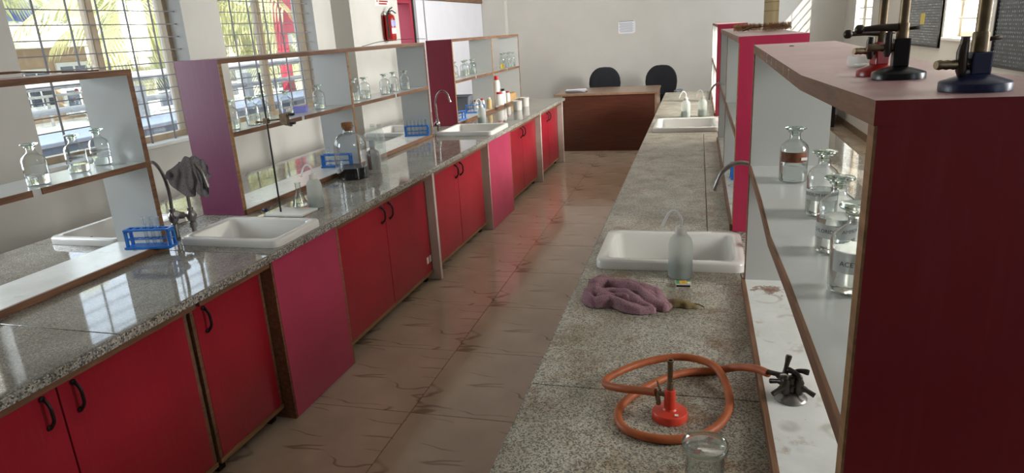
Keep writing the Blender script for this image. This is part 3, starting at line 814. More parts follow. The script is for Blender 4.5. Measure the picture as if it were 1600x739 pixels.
MB().lathe([(0,.136),(.0135,.136),(.015,.146),(.029,.152),(.031,.156),(.029,.159),(.018,.158),(.0,.156)], 28).build('stopper', M['sglass'], t)
# window bench, first shelf
lb = lambda x, y, z: LW(x, y, z+.001)
t, L = reagent('clear bottle with a little liquid, first of three on the near window shelf', lb(-2.50, 2.03, ZM1), .042, .166, .24, None, (.30,.5,-.3,1.0,M['polyc']), TH+.85)
t, L = reagent('clear bottle with a grey printed label, middle of three on the near window shelf', lb(-2.56, 2.27, ZM1), .042, .164, .20, None, (.34,.47,-1.0,1.0,M['label']), TH+.8)
mb = MB(); rnd = random.Random(4); a = -.62
while a < .62:                                              # worn, illegible print
    w = rnd.uniform(.05, .12); i = len(mb.v); h = rnd.uniform(.005, .008)
    mb.v += [(.0432*sin(a), -.0432*cos(a), .063), (.0432*sin(a+w*.7), -.0432*cos(a+w*.7), .063), (.0432*sin(a+w*.7), -.0432*cos(a+w*.7), .063+h), (.0432*sin(a), -.0432*cos(a), .063+h)]
    mb.face((i,i+1,i+2,i+3)); a += w
mb.build('worn_print', M['grey'], L, recalc=False)
t, L = reagent('clear bottle lettered BARIUM CHLORIDE, last of three on the near window shelf', lb(-2.60, 2.43, ZM1), .041, .164, .22, None, (.36,.50,-1.0,1.0,M['label']), TH+.8)
lettering('BARIUM CHLORIDE', .0115, M['ink'], L, (0,0,.0695), 0, .042)
# second shelf, first bay and second bay
rows = [(-2.52,3.245,.30,'clear reagent bottle standing close beside the haze-tinted maroon end panel, long window shelf'),
        (-2.51,3.42,.34,'clear reagent bottle behind the rod of the retort stand'),
        (-2.53,3.55,.28,'clear reagent bottle just past the retort rod, behind the clamp jaws'),
        (-2.53,3.79,.33,'clear reagent bottle between the clamp and the lilac tub'),
        (-2.54,4.19,.22,'clear reagent bottle beside the lilac tub, before the shelf divider'),
        (-2.55,4.71,.36,'clear reagent bottle right behind the shelf divider, long window shelf'),
        (-2.53,4.84,.38,'clear reagent bottle second behind the shelf divider, long window shelf'),
        (-2.53,5.185,.35,'clear reagent bottle, first of the huddled three on the long window shelf'),
        (-2.56,5.42,.40,'clear reagent bottle, middle of the huddled three on the long window shelf'),
        (-2.52,5.56,.37,'clear reagent bottle, last of the huddled three on the long window shelf')]
pro = None
for i, (x, y, f, lab) in enumerate(rows):
    reagent(lab, lb(x, y, ZM2), .041, .163, f, None, (.18,.42,-.9,.9,M['polyc']), TH+.6)
rows = [(-2.64,7.10,'far shelf bottle beside the dark pink end panel, first of five'),(-2.60,7.30,'far shelf bottle, second of the five before the divider'),
        (-2.64,7.48,'far shelf bottle, third of the five before the divider'),(-2.60,7.58,'far shelf bottle, fourth of the five before the divider'),
        (-2.63,7.70,'far shelf bottle closest before the divider, last of five')]
for i, (x, y, lab) in enumerate(rows):
    reagent('clear '+lab, lb(x, y, ZM3), .042, .165, .33, None, (.18,.42,-.9,.9,M['polyc']), TH+.5)
rows = [(-2.47,8.36,.35,None,'small bottle right past the divider of the far shelf'),(-2.51,8.48,.30,M['yellowliq'],'small bottle holding bright yellow liquid on the far shelf'),
        (-2.46,8.60,.30,None,'small bottle just after the yellow one on the far shelf'),(-2.53,8.70,.28,None,'small clear bottle midway along the last bay of the far shelf'),
        (-2.46,8.80,.33,None,'small clear bottle, second from the end of the far shelf row'),(-2.53,8.89,.26,None,'small clear bottle ending the row on the far shelf')]
for i, (x, y, f, l, lab) in enumerate(rows):
    reagent(lab, lb(x, y, ZM3), .034, .185, f, l, None, TH)

# big stock bottle with the cork
def stock_bottle():
    t = thing('stock_bottle', 'big glass bottle with a cork stopper and dark liquid at the bottom', 'bottle', LW(-2.275, 4.06, ZC+.001), TH)
    r, w = .108, .003
    pr = [(0,0),(r*.93,0),(r*.99,.006),(r,.018),(r,.215),(r*.985,.235),(r*.92,.258),(r*.78,.280),(r*.55,.297),(.040,.304),(.036,.312),(.036,.338),(.041,.342),(.041,.352)]
    inn = [(max(a-w,.0004), max(b,.005)) for a, b in pr[::-1]][:-2] + [(0,.005)]
    MB().lathe(pr, 40).build('glass_body', M['glass'], t)
    MB().lathe([(0,.006),(r*.93-w,.006),(r-w-.0008,.02),(r-w-.0008,.078),(0,.078)], 40).build('liquid', M['darkliq'], t)
    MB().lathe([(0,.318),(.030,.318),(.037,.352),(.038,.370),(.034,.373),(0,.373)], 24).build('cork', M['cork'], t)
stock_bottle()
# small dark bottle standing behind it
t = thing('amber_bottle', 'small brown bottle seen through the corked stock bottle', 'bottle', LW(-2.27, 4.36, ZC+.001), TH)
MB().lathe([(0,0),(.045,0),(.047,.01),(.047,.10),(.04,.125),(.018,.14),(.016,.165),(.018,.17),(0,.17)], 24).build('glass_body', plain('amber_glass', '#4a3320', .2, vs=20), t)
MB().lathe([(0,.16),(.0205,.16),(.0205,.205),(0,.205)], 20).build('cap', M['grey'], t)
def pet(label, loc, h, r, cap):
    t = thing('plastic_bottle', label, 'bottle', loc, TH)
    pr = [(0,.004),(r*.6,.0),(r,.01)]
    for k in range(9): pr += [(r, .02+k*h*.072), (r*.94, .02+(k+.5)*h*.072)]
    pr += [(r,h*.68),(r*.95,h*.76),(r*.7,h*.86),(.014,h*.93),(.014,h*.96)]
    MB().lathe(pr, 20).build('bottle_body', M['polyc'], t)
    MB().lathe([(0,h*.955),(.016,h*.955),(.016,h),(0,h)], 16).build('cap', cap, t)
    mb = MB()
    for k in range(11):
        a = -.9+.18*k; mb.v += [((r+.001)*sin(a),-(r+.001)*cos(a),h*.42),((r+.001)*sin(a),-(r+.001)*cos(a),h*.60)]
    for k in range(10): mb.face((2*k,2*k+2,2*k+3,2*k+1),0,True)
    mb.build('wrapper', M['polyc'], t, recalc=False)
pet('tall ribbed clear water bottle touching the corked stock bottle', LW(-2.165, 4.20, ZC+.001), .34, .036, M['polyc'])
pet('second clear water bottle half hidden behind the ribbed one', LW(-2.27, 4.50, ZC+.001), .30, .034, M['polyc'])

# ------------------------------------------------------------------ wash bottles
def wash_bottle(label, loc, rz, fill=.4, tip=-1):
    t = thing('wash_bottle', label, 'wash bottle', loc, rz, 'milky plastic wash bottles')
    r = .043
    MB().lathe([(0,0),(r*.9,0),(r,.006),(r,.115),(r*.97,.130),(r*.86,.145),(r*.62,.158),(.020,.163),(.018,.17)], 28).build('bottle_body', M['poly'], t)
    MB().lathe([(0,.004),(r-.003,.004),(r-.003,fill*.16),(0,fill*.16)], 24).build('liquid', M['washliq'], t)
    MB().lathe([(0,.162),(.0205,.162),(.021,.166),(.021,.184),(.018,.188),(.008,.190),(.007,.196),(0,.196)], 20).build('screw_cap', M['canwhite'], t)
    p = spl([(0,0,.19),(tip*-.002,0,.215),(tip*.012,0,.240),(tip*.028,0,.246),(tip*.045,0,.232),(tip*.060,0,.20),(tip*.066,0,.185)], 6)
    MB().tube(p, [.0052]*(len(p)-4)+[.005,.0045,.004,.0035], 8).build('jet_tube', M['tubew'], t)
    return t
wb = wash_bottle('milky wash bottle with bent white tube in front of the white sink', (-.047, 2.375, ZC+.001), 0)
copy_tree(wb, LW(-2.085, 3.285, ZC+.001), TH+.9, 'milky wash bottle beside the conical flask and retort stand')
copy_tree(wb, LW(-2.21, 6.66, ZC+.001), TH+.4, 'milky wash bottle behind the sink, before the blue racks')
copy_tree(wb, (-.106, 6.73, ZC+.001), .3, 'pale wash bottle beyond the farthest sink, toward the aisle')
copy_tree(wb, (.05, 6.80, ZC+.001), -.1, 'pale wash bottle beyond the farthest sink, toward the shelf')

# ------------------------------------------------------------------ test tube racks
def rack(label, loc, rz, nt, n=6, ln=.205, empty=0):
    t = thing('test_tube_rack', label, 'rack', loc, rz, 'blue plastic test tube racks')
    hx, hy = ln/2, .032
    MB().box(-hx-.008, hx+.008, -hy-.006, hy+.006, 0, .010).build('base_plate', M['blue'], t, .002)
    for s in (-1, 1):
        mb = MB(); mb.box(s*hx-.006, s*hx+.006, -hy*.8, -hy*.45, .01, .082); mb.box(s*hx-.006, s*hx+.006, hy*.45, hy*.8, .01, .082); mb.box(s*hx-.006, s*hx+.006, -hy*.8, hy*.8, .074, .083)
        mb.build('upright', M['blue'], t)
    mb = MB(); st = ln/n
    for s in (-1, 1): mb.box(-hx-.006, hx+.006, s*.013, s*(hy*.9), .083, .091)
    for k in range(n+1): mb.box(-hx+k*st-.006, -hx+k*st+.006, -.013, .013, .083, .091)
    mb.build('top_plate', M['blue'], t, .001)
    mb = MB()
    for s in (-1, 1): mb.box(-hx, hx, s*.013, s*(hy*.6), .040, .044)
    for k in range(n+1): mb.box(-hx+k*st-.005, -hx+k*st+.005, -.013, .013, .040, .044)
    mb.build('middle_plate', M['blue'], t)
    for k in nt:
        x = -hx+(k+.5)*st
        mb = MB().lathe([(0,.011),(.004,.0125),(.0068,.017),(.0075,.022),(.0075,.140),(.0092,.142),(.0092,.1435),(.0066,.1435),(.0066,.024),(.004,.015),(0,.0135)], 12, (x,0,0))
        o = mb.build('test_tube', M['glass'], t)
    return t
ZL = ZC+.029
rack('blue test tube rack with three slim tubes, by the near window shelf end', LW(-2.432, 2.435, ZL), TH+.22, (2,3,4))
rack('blue rack half hidden behind the corked stock bottle', LW(-2.53, 4.30, ZL), TH+.2, (1,3))
rack('blue rack full of tubes near the swan-neck tap, before the far pink panel', LW(-2.52, 5.71, ZL), TH+.25, (0,1,2,3,4,5))
rack('blue rack full of tubes behind the far wash bottle', LW(-2.52, 7.36, ZL), TH+.3, (0,1,2,3,4,5))
rack('small blue rack standing end-on past the dark pink end panel', LW(-2.50, 6.72, ZL), TH+1.2, ())
rack('blue rack inside the cherry ended shelf', (.29, 3.9, ZL), .1, (), ln=.19)

# ------------------------------------------------------------------ retort stand, flask
def retort_stand():
    t = thing('retort_stand', 'retort stand with white base plate, thin black rod and clamp', 'stand', LW(-2.215, 3.13, ZC+.001), TH)
    MB().box(-.06, .17, -.06, .10, 0, .012).build('base_plate', M['canwhite'], t, .003)
    MB().tube([(0,0,.012),(.004,.0,.76)], .005, 10).build('rod', M['iron'], t)
    mb = MB().box(-.014,.014,-.012,.012,.495,.525); mb.tube([(-.045,-.004,.505),(-.014,0,.505)], .005, 8); mb.tube([(-.06,-.004,.505),(-.045,-.004,.505)], .008, 8)
    mb.build('boss_head', M['brass'], t, .002)
    c = MB().tube([(.01,0,.512),(.09,.01,.516)], .004, 8); c.obox((.105,.012,.516), Vector((1,0,0)), Vector((0,1,0)), Vector((0,0,1)), .022, .012, .026)
    c.obox((.115,.012,.545), Vector((.97,0,.2)), Vector((0,1,0)), Vector((-.2,0,.97)), .03, .008, .004); c.obox((.115,.012,.487), Vector((.97,0,-.2)), Vector((0,1,0)), Vector((.2,0,.97)), .03, .008, .004)
    cl = c.build('clamp', M['brass'], t)
    for z in (.54, .495): MB().box(.135, .165, 0, .024, z-.007, z+.007).build('jaw_sleeve', M['black'], cl, .003)
    p = MB().lathe([(0,-.04),(.007,-.04),(.012,-.028),(.012,-.016),(.007,-.008),(0,-.008)], 12, (-.075,.0,.02), axis='x').build('levelling_knob', M['navy'], t)
retort_stand()
def flask():
    t = thing('conical_flask', 'small clear conical flask between the retort stand and wash bottle', 'flask', LW(-2.17, 3.255, ZC+.014), TH)
    MB().lathe([(0,0),(.040,0),(.043,.004),(.041,.012),(.016,.085),(.0145,.10),(.0145,.128),(.018,.131),(.018,.133),(.0125,.131),(.0125,.10),(.014,.085),(.039,.012),(.038,.004),(0,.003)], 24).build('glass_body', M['glass'], t)
    MB().lathe([(0,.004),(.037,.004),(.033,.024),(0,.024)], 24).build('liquid', M['water'], t)
flask()
# ------------------------------------------------------------------ gas tap turret, hose, burner
def knurl(m, p, q, r):
    d = (Vector(q)-Vector(p)); n = 6; pts = []; rr = []
    for k in range(n+1):
        pts.append(Vector(p)+d*k/n); rr.append(r*(1 if k % 2 else .82))
    m.tube(pts, rr, 12)
def burner(label, loc, rz, paint, r=.039, s=1.0, square=False, arm=True, tall=.16, knob=0):
    t = thing('bunsen_burner', label, 'burner', loc, rz)
    k = r/.039
    if square: MB().lathe([(0,0),(r,0),(r,.0075),(r*.97,.009),(r*.36,.0165),(0,.0165)], 36).build('base', paint, t)
    else: MB().lathe([(0,0),(r,0),(r,.015),(r*.95,.0185),(r*.42,.0225),(r*.36,.026),(0,.026)], 36).build('base', paint, t)
    if square: MB().box(-.0098,.0098,-.0098,.0098,.0155,.062*s).build('column', paint, t, .002)
    else: MB().lathe([(0,.022),(.0138,.024),(.0128,.07),(.0115,.073),(0,.073)], 20).build('column', paint, t)
    zb = .062*s if square else .073
    MB().lathe([(0,zb-.002),(.0078,zb-.002),(.0078,zb+.018),(.0068,zb+.02),(0,zb+.02)], 18).build('air_collar', M['brass'], t)
    MB().lathe([(.0042,zb+.018),(.0062,zb+.018),(.0062,tall-.008),(.0078,tall-.004),(.0078,tall),(.0055,tall),(.0048,tall-.006)], 18, closed=True).build('burner_tube', M['brass'], t)
    if arm:
        a = MB().tube([(-.008,0,zb-.012),(-.020,-.002,zb-.012)], [.0062,.0058], 12); knurl(a, (-.02,-.002,zb-.012), (-.043,-.006,zb-.011), .0052)
        a.build('gas_inlet', M['brass'], t)
        c = MB().tube([(-.017,-.004,zb-.024),(-.017,-.004,zb-.018),(-.018,-.004,zb+.0),(-.017,-.004,zb+.008)], [.003,.0052,.0055,.0045], 12)
        if not knob: c.tube([(-.017,-.004,zb+.006),(-.0165,-.004,zb+.016)], [.004,.0042], 12)
        if knob: c.tube([(-.008,-.003,zb+.014),(-.028,-.005,zb+.015),(-.05,-.006,zb+.014)], [.0055,.0045,.0035], 12); c.lathe([(0,-.0065),(.0035,-.006),(.0058,-.003),(.0066,0),(.0058,.003),(.0035,.006),(0,.0065)], 16, (-.054,-.006,zb+.014))
        c.build('gas_valve', M['bronze'], t)
        MB().tube([(.008,0,zb+.012),(.020,.001,zb+.013)], [.0022,.0026], 8).build('air_screw', M['bronze'], t)
    return t
BX, BY = -.047, 1.43
burner('small burner with orange base and brass tube inside the hose loop', (BX, BY, ZC+.001), 0, M['orangep'], .041, tall=.148, arm=False)
def burner_inlet():
    b = [o for o in bpy.data.objects if o.name.startswith('bunsen_burner')][0]
    MB().box(.012,.020,-.03,-.022,.0212,.0222).build('sticker', M['sticker'], b)
    m = MB().tube([(-.011,0,.058),(-.03,.004,.060)], .006, 10); m.tube([(-.03,.004,.062),(-.026,-.004,.038)], [.007,.005], 8); m.tube([(-.022,.004,.065),(-.03,.016,.085)], [.0035,.002], 6)
    m.lathe([(0,-.004),(.006,-.004),(.006,.004),(0,.004)], 10, (-.026,-.006,.040), axis='y'); m.build('gas_inlet', M['brass'], b)
burner_inlet()
def hose():
    z = ZC+.0105; p = [(.178,1.545,ZC+.072),(.150,1.585,ZC+.062),(.110,1.635,ZC+.035),(.06,1.655,z),(-.03,1.625,z),(-.115,1.535,z),(-.165,1.43,z),(-.14,1.345,z),
         (-.05,1.322,z),(.035,1.362,z),(.082,1.45,z),(.088,1.55,z+.004),(.055,1.645,z+.020),(-.03,1.685,z+.018),(-.13,1.645,z+.012),(-.20,1.565,z+.012),(-.208,1.515,z+.016),
         (-.165,1.475,z+.030),(-.115,1.452,z+.042),(BX-.032,BY+.004,ZC+.061)]
    q = spl(p, 7)
    tag(MB().tube(q, .0098, 12).build('rubber_hose', M['orange']), 'orange rubber gas hose looped round the burner on the stone top', 'hose')
hose()
def turret():
    t = thing('gas_turret', 'dark metal gas tap turret on a round foot, white ledge', 'gas tap', (.226, 1.512, ZL), 0)
    MB().lathe([(0,0),(.036,0),(.037,.003),(.033,.008),(.018,.016),(.012,.020),(0,.020)], 32).build('foot_flange', M['dullmetal'], t)
    MB().lathe([(0,.016),(.011,.018),(.012,.03),(.009,.036),(.012,.046),(.010,.055),(0,.056)], 18).build('body', M['bronze'], t)
    for k, (ang, lev) in enumerate(((2.50,(.006,.006,.032)),(3.75,(-.018,-.012,.004)),(-.45,(-.02,.016,.003)),(1.05,(.024,-.008,.002)))):
        d = Vector((cos(ang), sin(ang), 0)); c = d*.017 + Vector((0,0,.036))
        m = MB().tube([Vector((0,0,.034)), c], .009, 10)
        m.lathe([(0,-.018),(.0095,-.018),(.0115,-.006),(.0095,.004),(.0115,.010),(.008,.018),(0,.018)], 14, T(c))
        m.tube([c, c+d*.014+Vector((0,0,-.004)), c+d*.018+Vector((0,0,-.005)), c+d*.036+Vector((0,0,-.012))], [.0085,.0075,.0055,.0062], 12)
        o = m.build('gas_cock', M['bronze'], t)
        q = c + Vector((0,0,.018)); l = Vector(lev)
        h = MB().tube(spl([q+Vector((0,0,-.002)), q+Vector((0,0,.006)), q+Vector((0,0,.011))+l*.25, q+Vector((0,0,.012))+l*.7, q+Vector((0,0,.010))+l*1.2], 4), [.007]*5+[.0062,.0056,.0053,.0052,.0052,.0054,.0056,.006,.0066,.007,.0072,.006], 10)
        h.build('lever', M['bronze'], o)
    m = MB().tube([(-.016,.014,.050),(-.05,.035,.046)], .006, 10); m.build('hose_nozzle', M['bronze'], t)
turret()
# burners kept on top of the close shelf
zt = lambda v: 1.665 + interp(SAGT, v)
burner('blue burner with square column on the close shelf top', (.278, .815, zt(.815)+.001), .15, M['navy'], .033, .62, True, tall=.17)
burner('black burner with square column between the blue and red ones', (.266, 1.055, zt(1.055)+.001), -.05, M['blackp'], .0335, .86, True, tall=.17, knob=1)
burner('red burner behind the black one on the close shelf top', (.262, 1.15, zt(1.15)+.001), .3, M['redp'], .030, .78, True, tall=.17, knob=1)
def dish():
    t = thing('plastic_box', 'small clear plastic box with white paper beside the red burner', 'box', (.288, 1.36, zt(1.36)+.001), .1)
    mb = MB(); mb.loft([rrect(-.022,.022,-.03,.03,.004,0), rrect(-.023,.023,-.031,.031,.004,.018), rrect(-.0215,.0215,-.0295,.0295,.003,.018), rrect(-.0205,.0205,-.0285,.0285,.003,.002)], 0, False)
    mb.build('tray', M['polyc'], t); MB().box(-.012,.016,-.02,.022,.0025,.004).build('slip', M['sticker'], t)
dish()
tag(MB().lathe([(0,0),(.007,.0),(.006,.002),(0,.003)], 9, (0,0,0)).build('dark_nut', M['iron'], loc=(.255, 2.12, zt(2.12)+.001)), 'tiny dark nut lying on the close shelf top', 'nut')
def chalk_marks():
    par = [o for o in bpy.data.objects if 'label' in o and 'carrying burners' in o['label']][0]
    for txt, v, s in (('C', 1.86, .030), ('A', 1.74, .022), ('L', 1.64, .022), ('I', 1.50, .026), ('T', 1.41, .026)):
        me = text_mesh(txt, s); me.materials.clear(); me.materials.append(M['chalk'])
        o = bpy.data.objects.new('chalk_mark', me); COL.objects.link(o); o.parent = par
        o.rotation_euler = (0, 0, -pi/2)
        pv = (.735+2.32)/2
        o.location = (-.0052, v-pv, 1.665-.0125+interp(SAGT, v)-ZC)
chalk_marks()

# ------------------------------------------------------------------ towel, matchbox, jar
def towel():
    t = thing('towel', 'crumpled mauve hand towel with a brown corner on the stone top', 'cloth', (-.165, 2.13, ZC+.001), 0)
    # puffy rolls of cloth: (path, half width, height) each, tallest wins
    rolls = [([(-.150,.125),(-.10,.098),(-.03,.075),(.03,.045),(.065,-.01)], .034, .040), ([(-.165,.075),(-.12,.085),(-.05,.050),(.0,.0),(.035,-.05),(.075,-.072)], .028, .050),
             ([(-.172,.045),(-.178,-.02),(-.150,-.062),(-.10,-.050),(-.05,-.082),(.0,-.100),(.04,-.096)], .022, .036), ([(-.155,.0),(-.10,.012),(-.05,-.012),(-.01,-.052),(.03,-.085)], .024, .043),
             ([(-.135,-.035),(-.085,-.022),(-.045,-.042),(-.02,-.075)], .015, .038), ([(-.16,.10),(-.165,.05),(-.16,.01)], .026, .036),
             ([(.02,.015),(.055,-.03),(.085,-.05)], .026, .033), ([(.06,-.02),(.10,-.022),(.14,-.030),(.172,-.036)], .020, .020), ([(-.09,.12),(-.05,.105),(-.01,.085)], .018, .020)]
    segs = [(np.array([(p.x, p.y) for p in spl([(x, y, 0) for x, y in pth], 8)]), w, h) for pth, w, h in rolls]
    nx, ny = 150, 120; X, Y = np.meshgrid(np.linspace(-.21, .19, nx), np.linspace(-.14, .17, ny), indexing='ij')
    Hh = np.zeros_like(X)
    for P, w, h in segs:
        best = np.full(X.shape, 9.); tt = np.zeros(X.shape)
        for i in range(len(P)-1):
            d = P[i+1]-P[i]; t_ = np.clip(((X-P[i,0])*d[0]+(Y-P[i,1])*d[1])/(d@d), 0, 1)
            q = np.hypot(X-P[i,0]-t_*d[0], Y-P[i,1]-t_*d[1]); k = q < best; best = np.where(k, q, best); tt = np.where(k, (i+t_)/(len(P)-1), tt)
        ww = w*(1+.14*np.sin(17*tt+40*w))*(1-.35*np.clip((tt-.75)/.25, 0, 1)); hh = h*(1-.45*np.clip((tt-.7)/.3, 0, 1))*(1+.10*np.sin(11*tt+w*90))
        Hh = np.maximum(Hh, hh*np.sqrt(np.clip(1-(best/ww)**2, 0, 1))**.8)
    Hh += np.where(Hh > 0, .0022*np.sin(90*X+60*Y)*np.sin(70*Y-30*X), 0)
    mb = MB(); idx = -np.ones(X.shape, int); keep = Hh > .0025; grow = keep.copy()
    for dx in (-1, 0, 1):
        for dy in (-1, 0, 1): grow |= np.roll(np.roll(keep, dx, 0), dy, 1)
    for i in range(nx):
        for j in range(ny):
            if grow[i, j]: idx[i, j] = len(mb.v); mb.v.append((X[i, j], Y[i, j]-.35*max(0, Hh[i, j]-.015), Hh[i, j] if keep[i, j] else .0005))
    for i in range(nx-1):
        for j in range(ny-1):
            f = (idx[i, j], idx[i+1, j], idx[i+1, j+1], idx[i, j+1])
            if min(f) >= 0: mb.face(f, 0, True)
    o = mb.build('towel_sheet', M['towel'], t, recalc=False)
    sm = o.modifiers.new('soften', 'SMOOTH'); sm.factor = .5; sm.iterations = 2
    p = spl([(.168,-.022,.006),(.185,-.027,.006),(.20,-.035,.003)], 5); MB().tube(p, .0022, 6).build('loose_thread', M['towel'], t)
towel()
def matchbox():
    t = thing('matchbox', 'matchbox with green and yellow cover before the wash bottle', 'box', (-.034, 2.277, ZC+.001), .04)
    MB().box(-.026,.026,-.018,.018,0,.015).build('sleeve', M['sticker'], t, .0006)
    MB().box(-.0235,.0235,-.0184,-.018,.0035,.0115).build('striker', plain('striker_brown', '#3a2422', .8), t)
    g = MB().box(-.0245,.0245,-.0165,.0165,.015,.0153).build('green_print', plain('green_print', '#3f9a5c', .5), t)
    MB().box(-.013,.013,-.014,.014,.0153,.0156).build('yellow_print', plain('yellow_print', '#e0b63a', .5), g)
    MB().lathe([(0,0),(.007,0),(.007,.0003),(0,.0003)], 12, (0,0,.0156)).build('orange_print', plain('orange_print', '#df8a2c', .5), g)
    MB().box(.014,.0235,-.014,.006,.0153,.0156).build('white_print', M['sticker'], g)
matchbox()
def jar():
    t = thing('glass_jar', 'clear glass jar with a shallow dish lid, at the camera end of the stone top', 'jar', (.028, 1.15, ZC+.001), 0)
    r, h, w = .036, .112, .002
    MB().lathe([(0,0),(r*.9,0),(r,.006),(r,h-.004),(r+.002,h),(r-w,h),(r-w,.007),(0,.004)], 40).build('glass_body', M['glass'], t)
    R = .043
    l = MB().lathe([(0,h+.004),(R*.84,h+.004),(R*.92,h+.001),(R*.98,h+.001),(R,h+.006),(R,h+.012),(R-.002,h+.012),(R*.90,h+.008),(R*.85,h+.0065),(0,h+.0065)], 40)
    l.build('lid_dish', M['glass'], t); MB().lathe([(R*.97,h+.002),(R*1.0,h+.006),(R*.985,h+.0125),(R*.955,h+.008)], 40, closed=True).build('lid_rim', M['sglass'], t)
jar()

# ------------------------------------------------------------------ small things on the far end of the window bench
def lathe_thing(name, label, cat, loc, parts, rz=0, group=None):
    t = thing(name, label, cat, loc, rz, group)
    for (pn, mat, prof) in parts: MB().lathe(prof, 20).build(pn, mat, t)
    return t
def capped(label, x, y, r, h, body, cap, z=ZL):
    lathe_thing('capped_bottle', label, 'bottle', LW(x, y, z+.001), (('bottle_body', body, [(0,0),(r,0),(r,h*.72),(r*.8,h*.82),(r*.5,h*.87),(0,h*.87)]), ('cap', cap, [(0,h*.85),(r*.62,h*.85),(r*.62,h),(0,h)])), TH, 'capped chemical bottles')
capped('slim white bottle with red cap beside the far blue rack', -2.56, 7.50, .028, .125, M['canwhite'], M['redcap'])
capped('second red-capped bottle just past the far blue rack', -2.52, 7.62, .03, .13, M['canwhite'], M['redcap'])
capped('tan bottle against the far shelf divider', -2.47, 7.73, .03, .13, plain('tan_plastic', '#c0a36a', .5), M['canwhite'])
capped('round white can with red lid, below the taller red-capped bottle', -2.455, 8.10, .055, .155, M['canwhite'], M['redcap'])
capped('tall white printed bottle with a red cap standing over the white can', -2.53, 8.26, .042, .34, M['canwhite'], M['redcap'])
capped('white bottle with a black pump cap behind the white can', -2.455, 8.26, .036, .18, M['canwhite'], M['black'])
capped('small dropper bottle with red cap before the pale wooden box', -2.46, 8.48, .032, .13, M['canwhite'], M['redcap'])
def beaker(label, x, y):
    lathe_thing('beaker', label, 'beaker', LW(x, y, ZC+.001), (('beaker_body', M['canwhite'], [(0,0),(.048,0),(.05,.006),(.054,.104),(.057,.108),(.052,.107),(.047,.008),(0,.005)]),), TH, 'white plastic beakers')
beaker('white plastic beaker on the stone top, nearer the sink of the two', -2.13, 7.75)
beaker('white plastic beaker on the stone top, nearer the desk of the two', -2.14, 8.12)
def tray():
    t = thing('grey_tray', 'grey plastic tub on the window side beyond the far shelf', 'tub', LW(-2.98, 8.1, ZC+.03), TH)
    mb = MB().loft([rrect(-.15,.15,-.10,.10,.02,0), rrect(-.17,.17,-.12,.12,.02,.12), rrect(-.185,.185,-.135,.135,.02,.122), rrect(-.185,.185,-.135,.135,.02,.13), rrect(-.16,.16,-.11,.11,.02,.13), rrect(-.14,.14,-.09,.09,.02,.01)], 0, False)
    mb.build('tub_body', M['grey'], t); MB().box(-.16,.16,-.11,.11,-.03,0).build('foot_ring', M['grey'], t)
tray()
def wooden_box():
    t = thing('wooden_box', 'pale wooden slide box in the last bay of the far shelf', 'box', LW(-2.58, 8.70, ZL+.001), TH)
    for a in ((-.13,.13,-.15,-.14,0,.085),(-.13,.13,.14,.15,0,.085),(-.13,-.12,-.14,.14,0,.085),(.12,.13,-.14,.14,0,.085)): MB().box(*a).build('side_board', M['box'], t, .002)
    MB().box(-.12,.12,-.14,.14,0,.008).build('bottom_board', M['box'], t)
    MB().box(-.12,.125,-.14,.14,.075,.082).build('lid_board', M['box'], t)
wooden_box()
t = thing('lilac_tub', 'small lilac tub with orange end on the long window shelf', 'tub', LW(-2.60, 4.03, ZM2+.001), TH+.3)
MB().loft([rrect(-.05,.05,-.03,.03,.01,0), rrect(-.06,.06,-.035,.035,.012,.035), rrect(-.055,.055,-.03,.03,.01,.04)], 0, False).build('tub_body', M['lilac'], t)
MB().box(-.085,-.058,-.02,.02,.002,.03).build('end_cap', M['cork'], t, .003)
tag(MB().tube(spl([(-.33,.0,.012),(-.12,.004,.016),(.0,.0,.010),(.12,-.01,.004),(.2,-.012,.003)], 5), [.006]*6+[.0035]*15, 6).build('twig', M['edge'], loc=LW(-2.62, 2.28, 1.690), rz=TH+.55), 'thin brown twig lying across the near window shelf top', 'twig')
tag(MB().tube(spl([(0,0,.006),(.02,.25,.03),(.05,.6,.038),(.09,1.0,.03)], 6), .0025, 6).build('wire', M['iron'], loc=LW(-2.46, 4.75, 1.700), rz=TH), 'thin dark wire lying on the long window shelf top', 'wire')
# on top of the bright cherry ended shelf
def brush(label, loc, rz):
    t = thing('bottle_brush', label, 'brush', loc, rz, 'bottle brushes on the shelf top')
    mb = MB(); n = 26; pr = []
    for k in range(n+1): pr.append((.016*(1+.25*(k % 2))*(.6 if k in (0, n) else 1), -.07+.14*k/n))
    rnd = random.Random(3)
    for k in range(900):
        x = rnd.uniform(-.07,.07); a = rnd.uniform(0, 6.283); rr = rnd.uniform(.013,.021); w = .0009
        c, d = Vector((x, 0, .021)), Vector((rnd.uniform(-.12,.12), cos(a), sin(a)))
        i = len(mb.v); mb.v += [T(c+Vector((w,0,0))), T(c-Vector((w,0,0))), T(c+d*rr+Vector((-w,0,0))), T(c+d*rr+Vector((w,0,0)))]; mb.face((i,i+1,i+2,i+3))
    mb.build('bristles', M['bristle'], t, recalc=False)
    MB().tube([(.06,0,.021),(.12,.01,.02),(.19,-.02,.004)], .0022, 6).build('wire_handle', M['iron'], t)
brush('brown bottle brush lying across the cherry shelf top', (.245, 3.85, 1.677), .2)
brush('brown bottle brush leaning at the foot of the tall beige jar', (.372, 3.72, 1.677), 2.6)
t = thing('measuring_jar', 'tall beige plastic measuring jar on the cherry shelf top', 'jar', (.372, 4.02, 1.677))
MB().lathe([(0,0),(.044,0),(.044,.008),(.038,.012),(.037,.30),(.040,.305),(.035,.30),(.035,.014),(0,.012)], 28).build('jar_body', M['bamboo'], t)
for k in range(5): MB().lathe([(.0372,.05+.045*k),(.0378,.05+.045*k),(.0378,.053+.045*k),(.0372,.053+.045*k)], 28, closed=True).build('graduation', M['edge_l'], t)

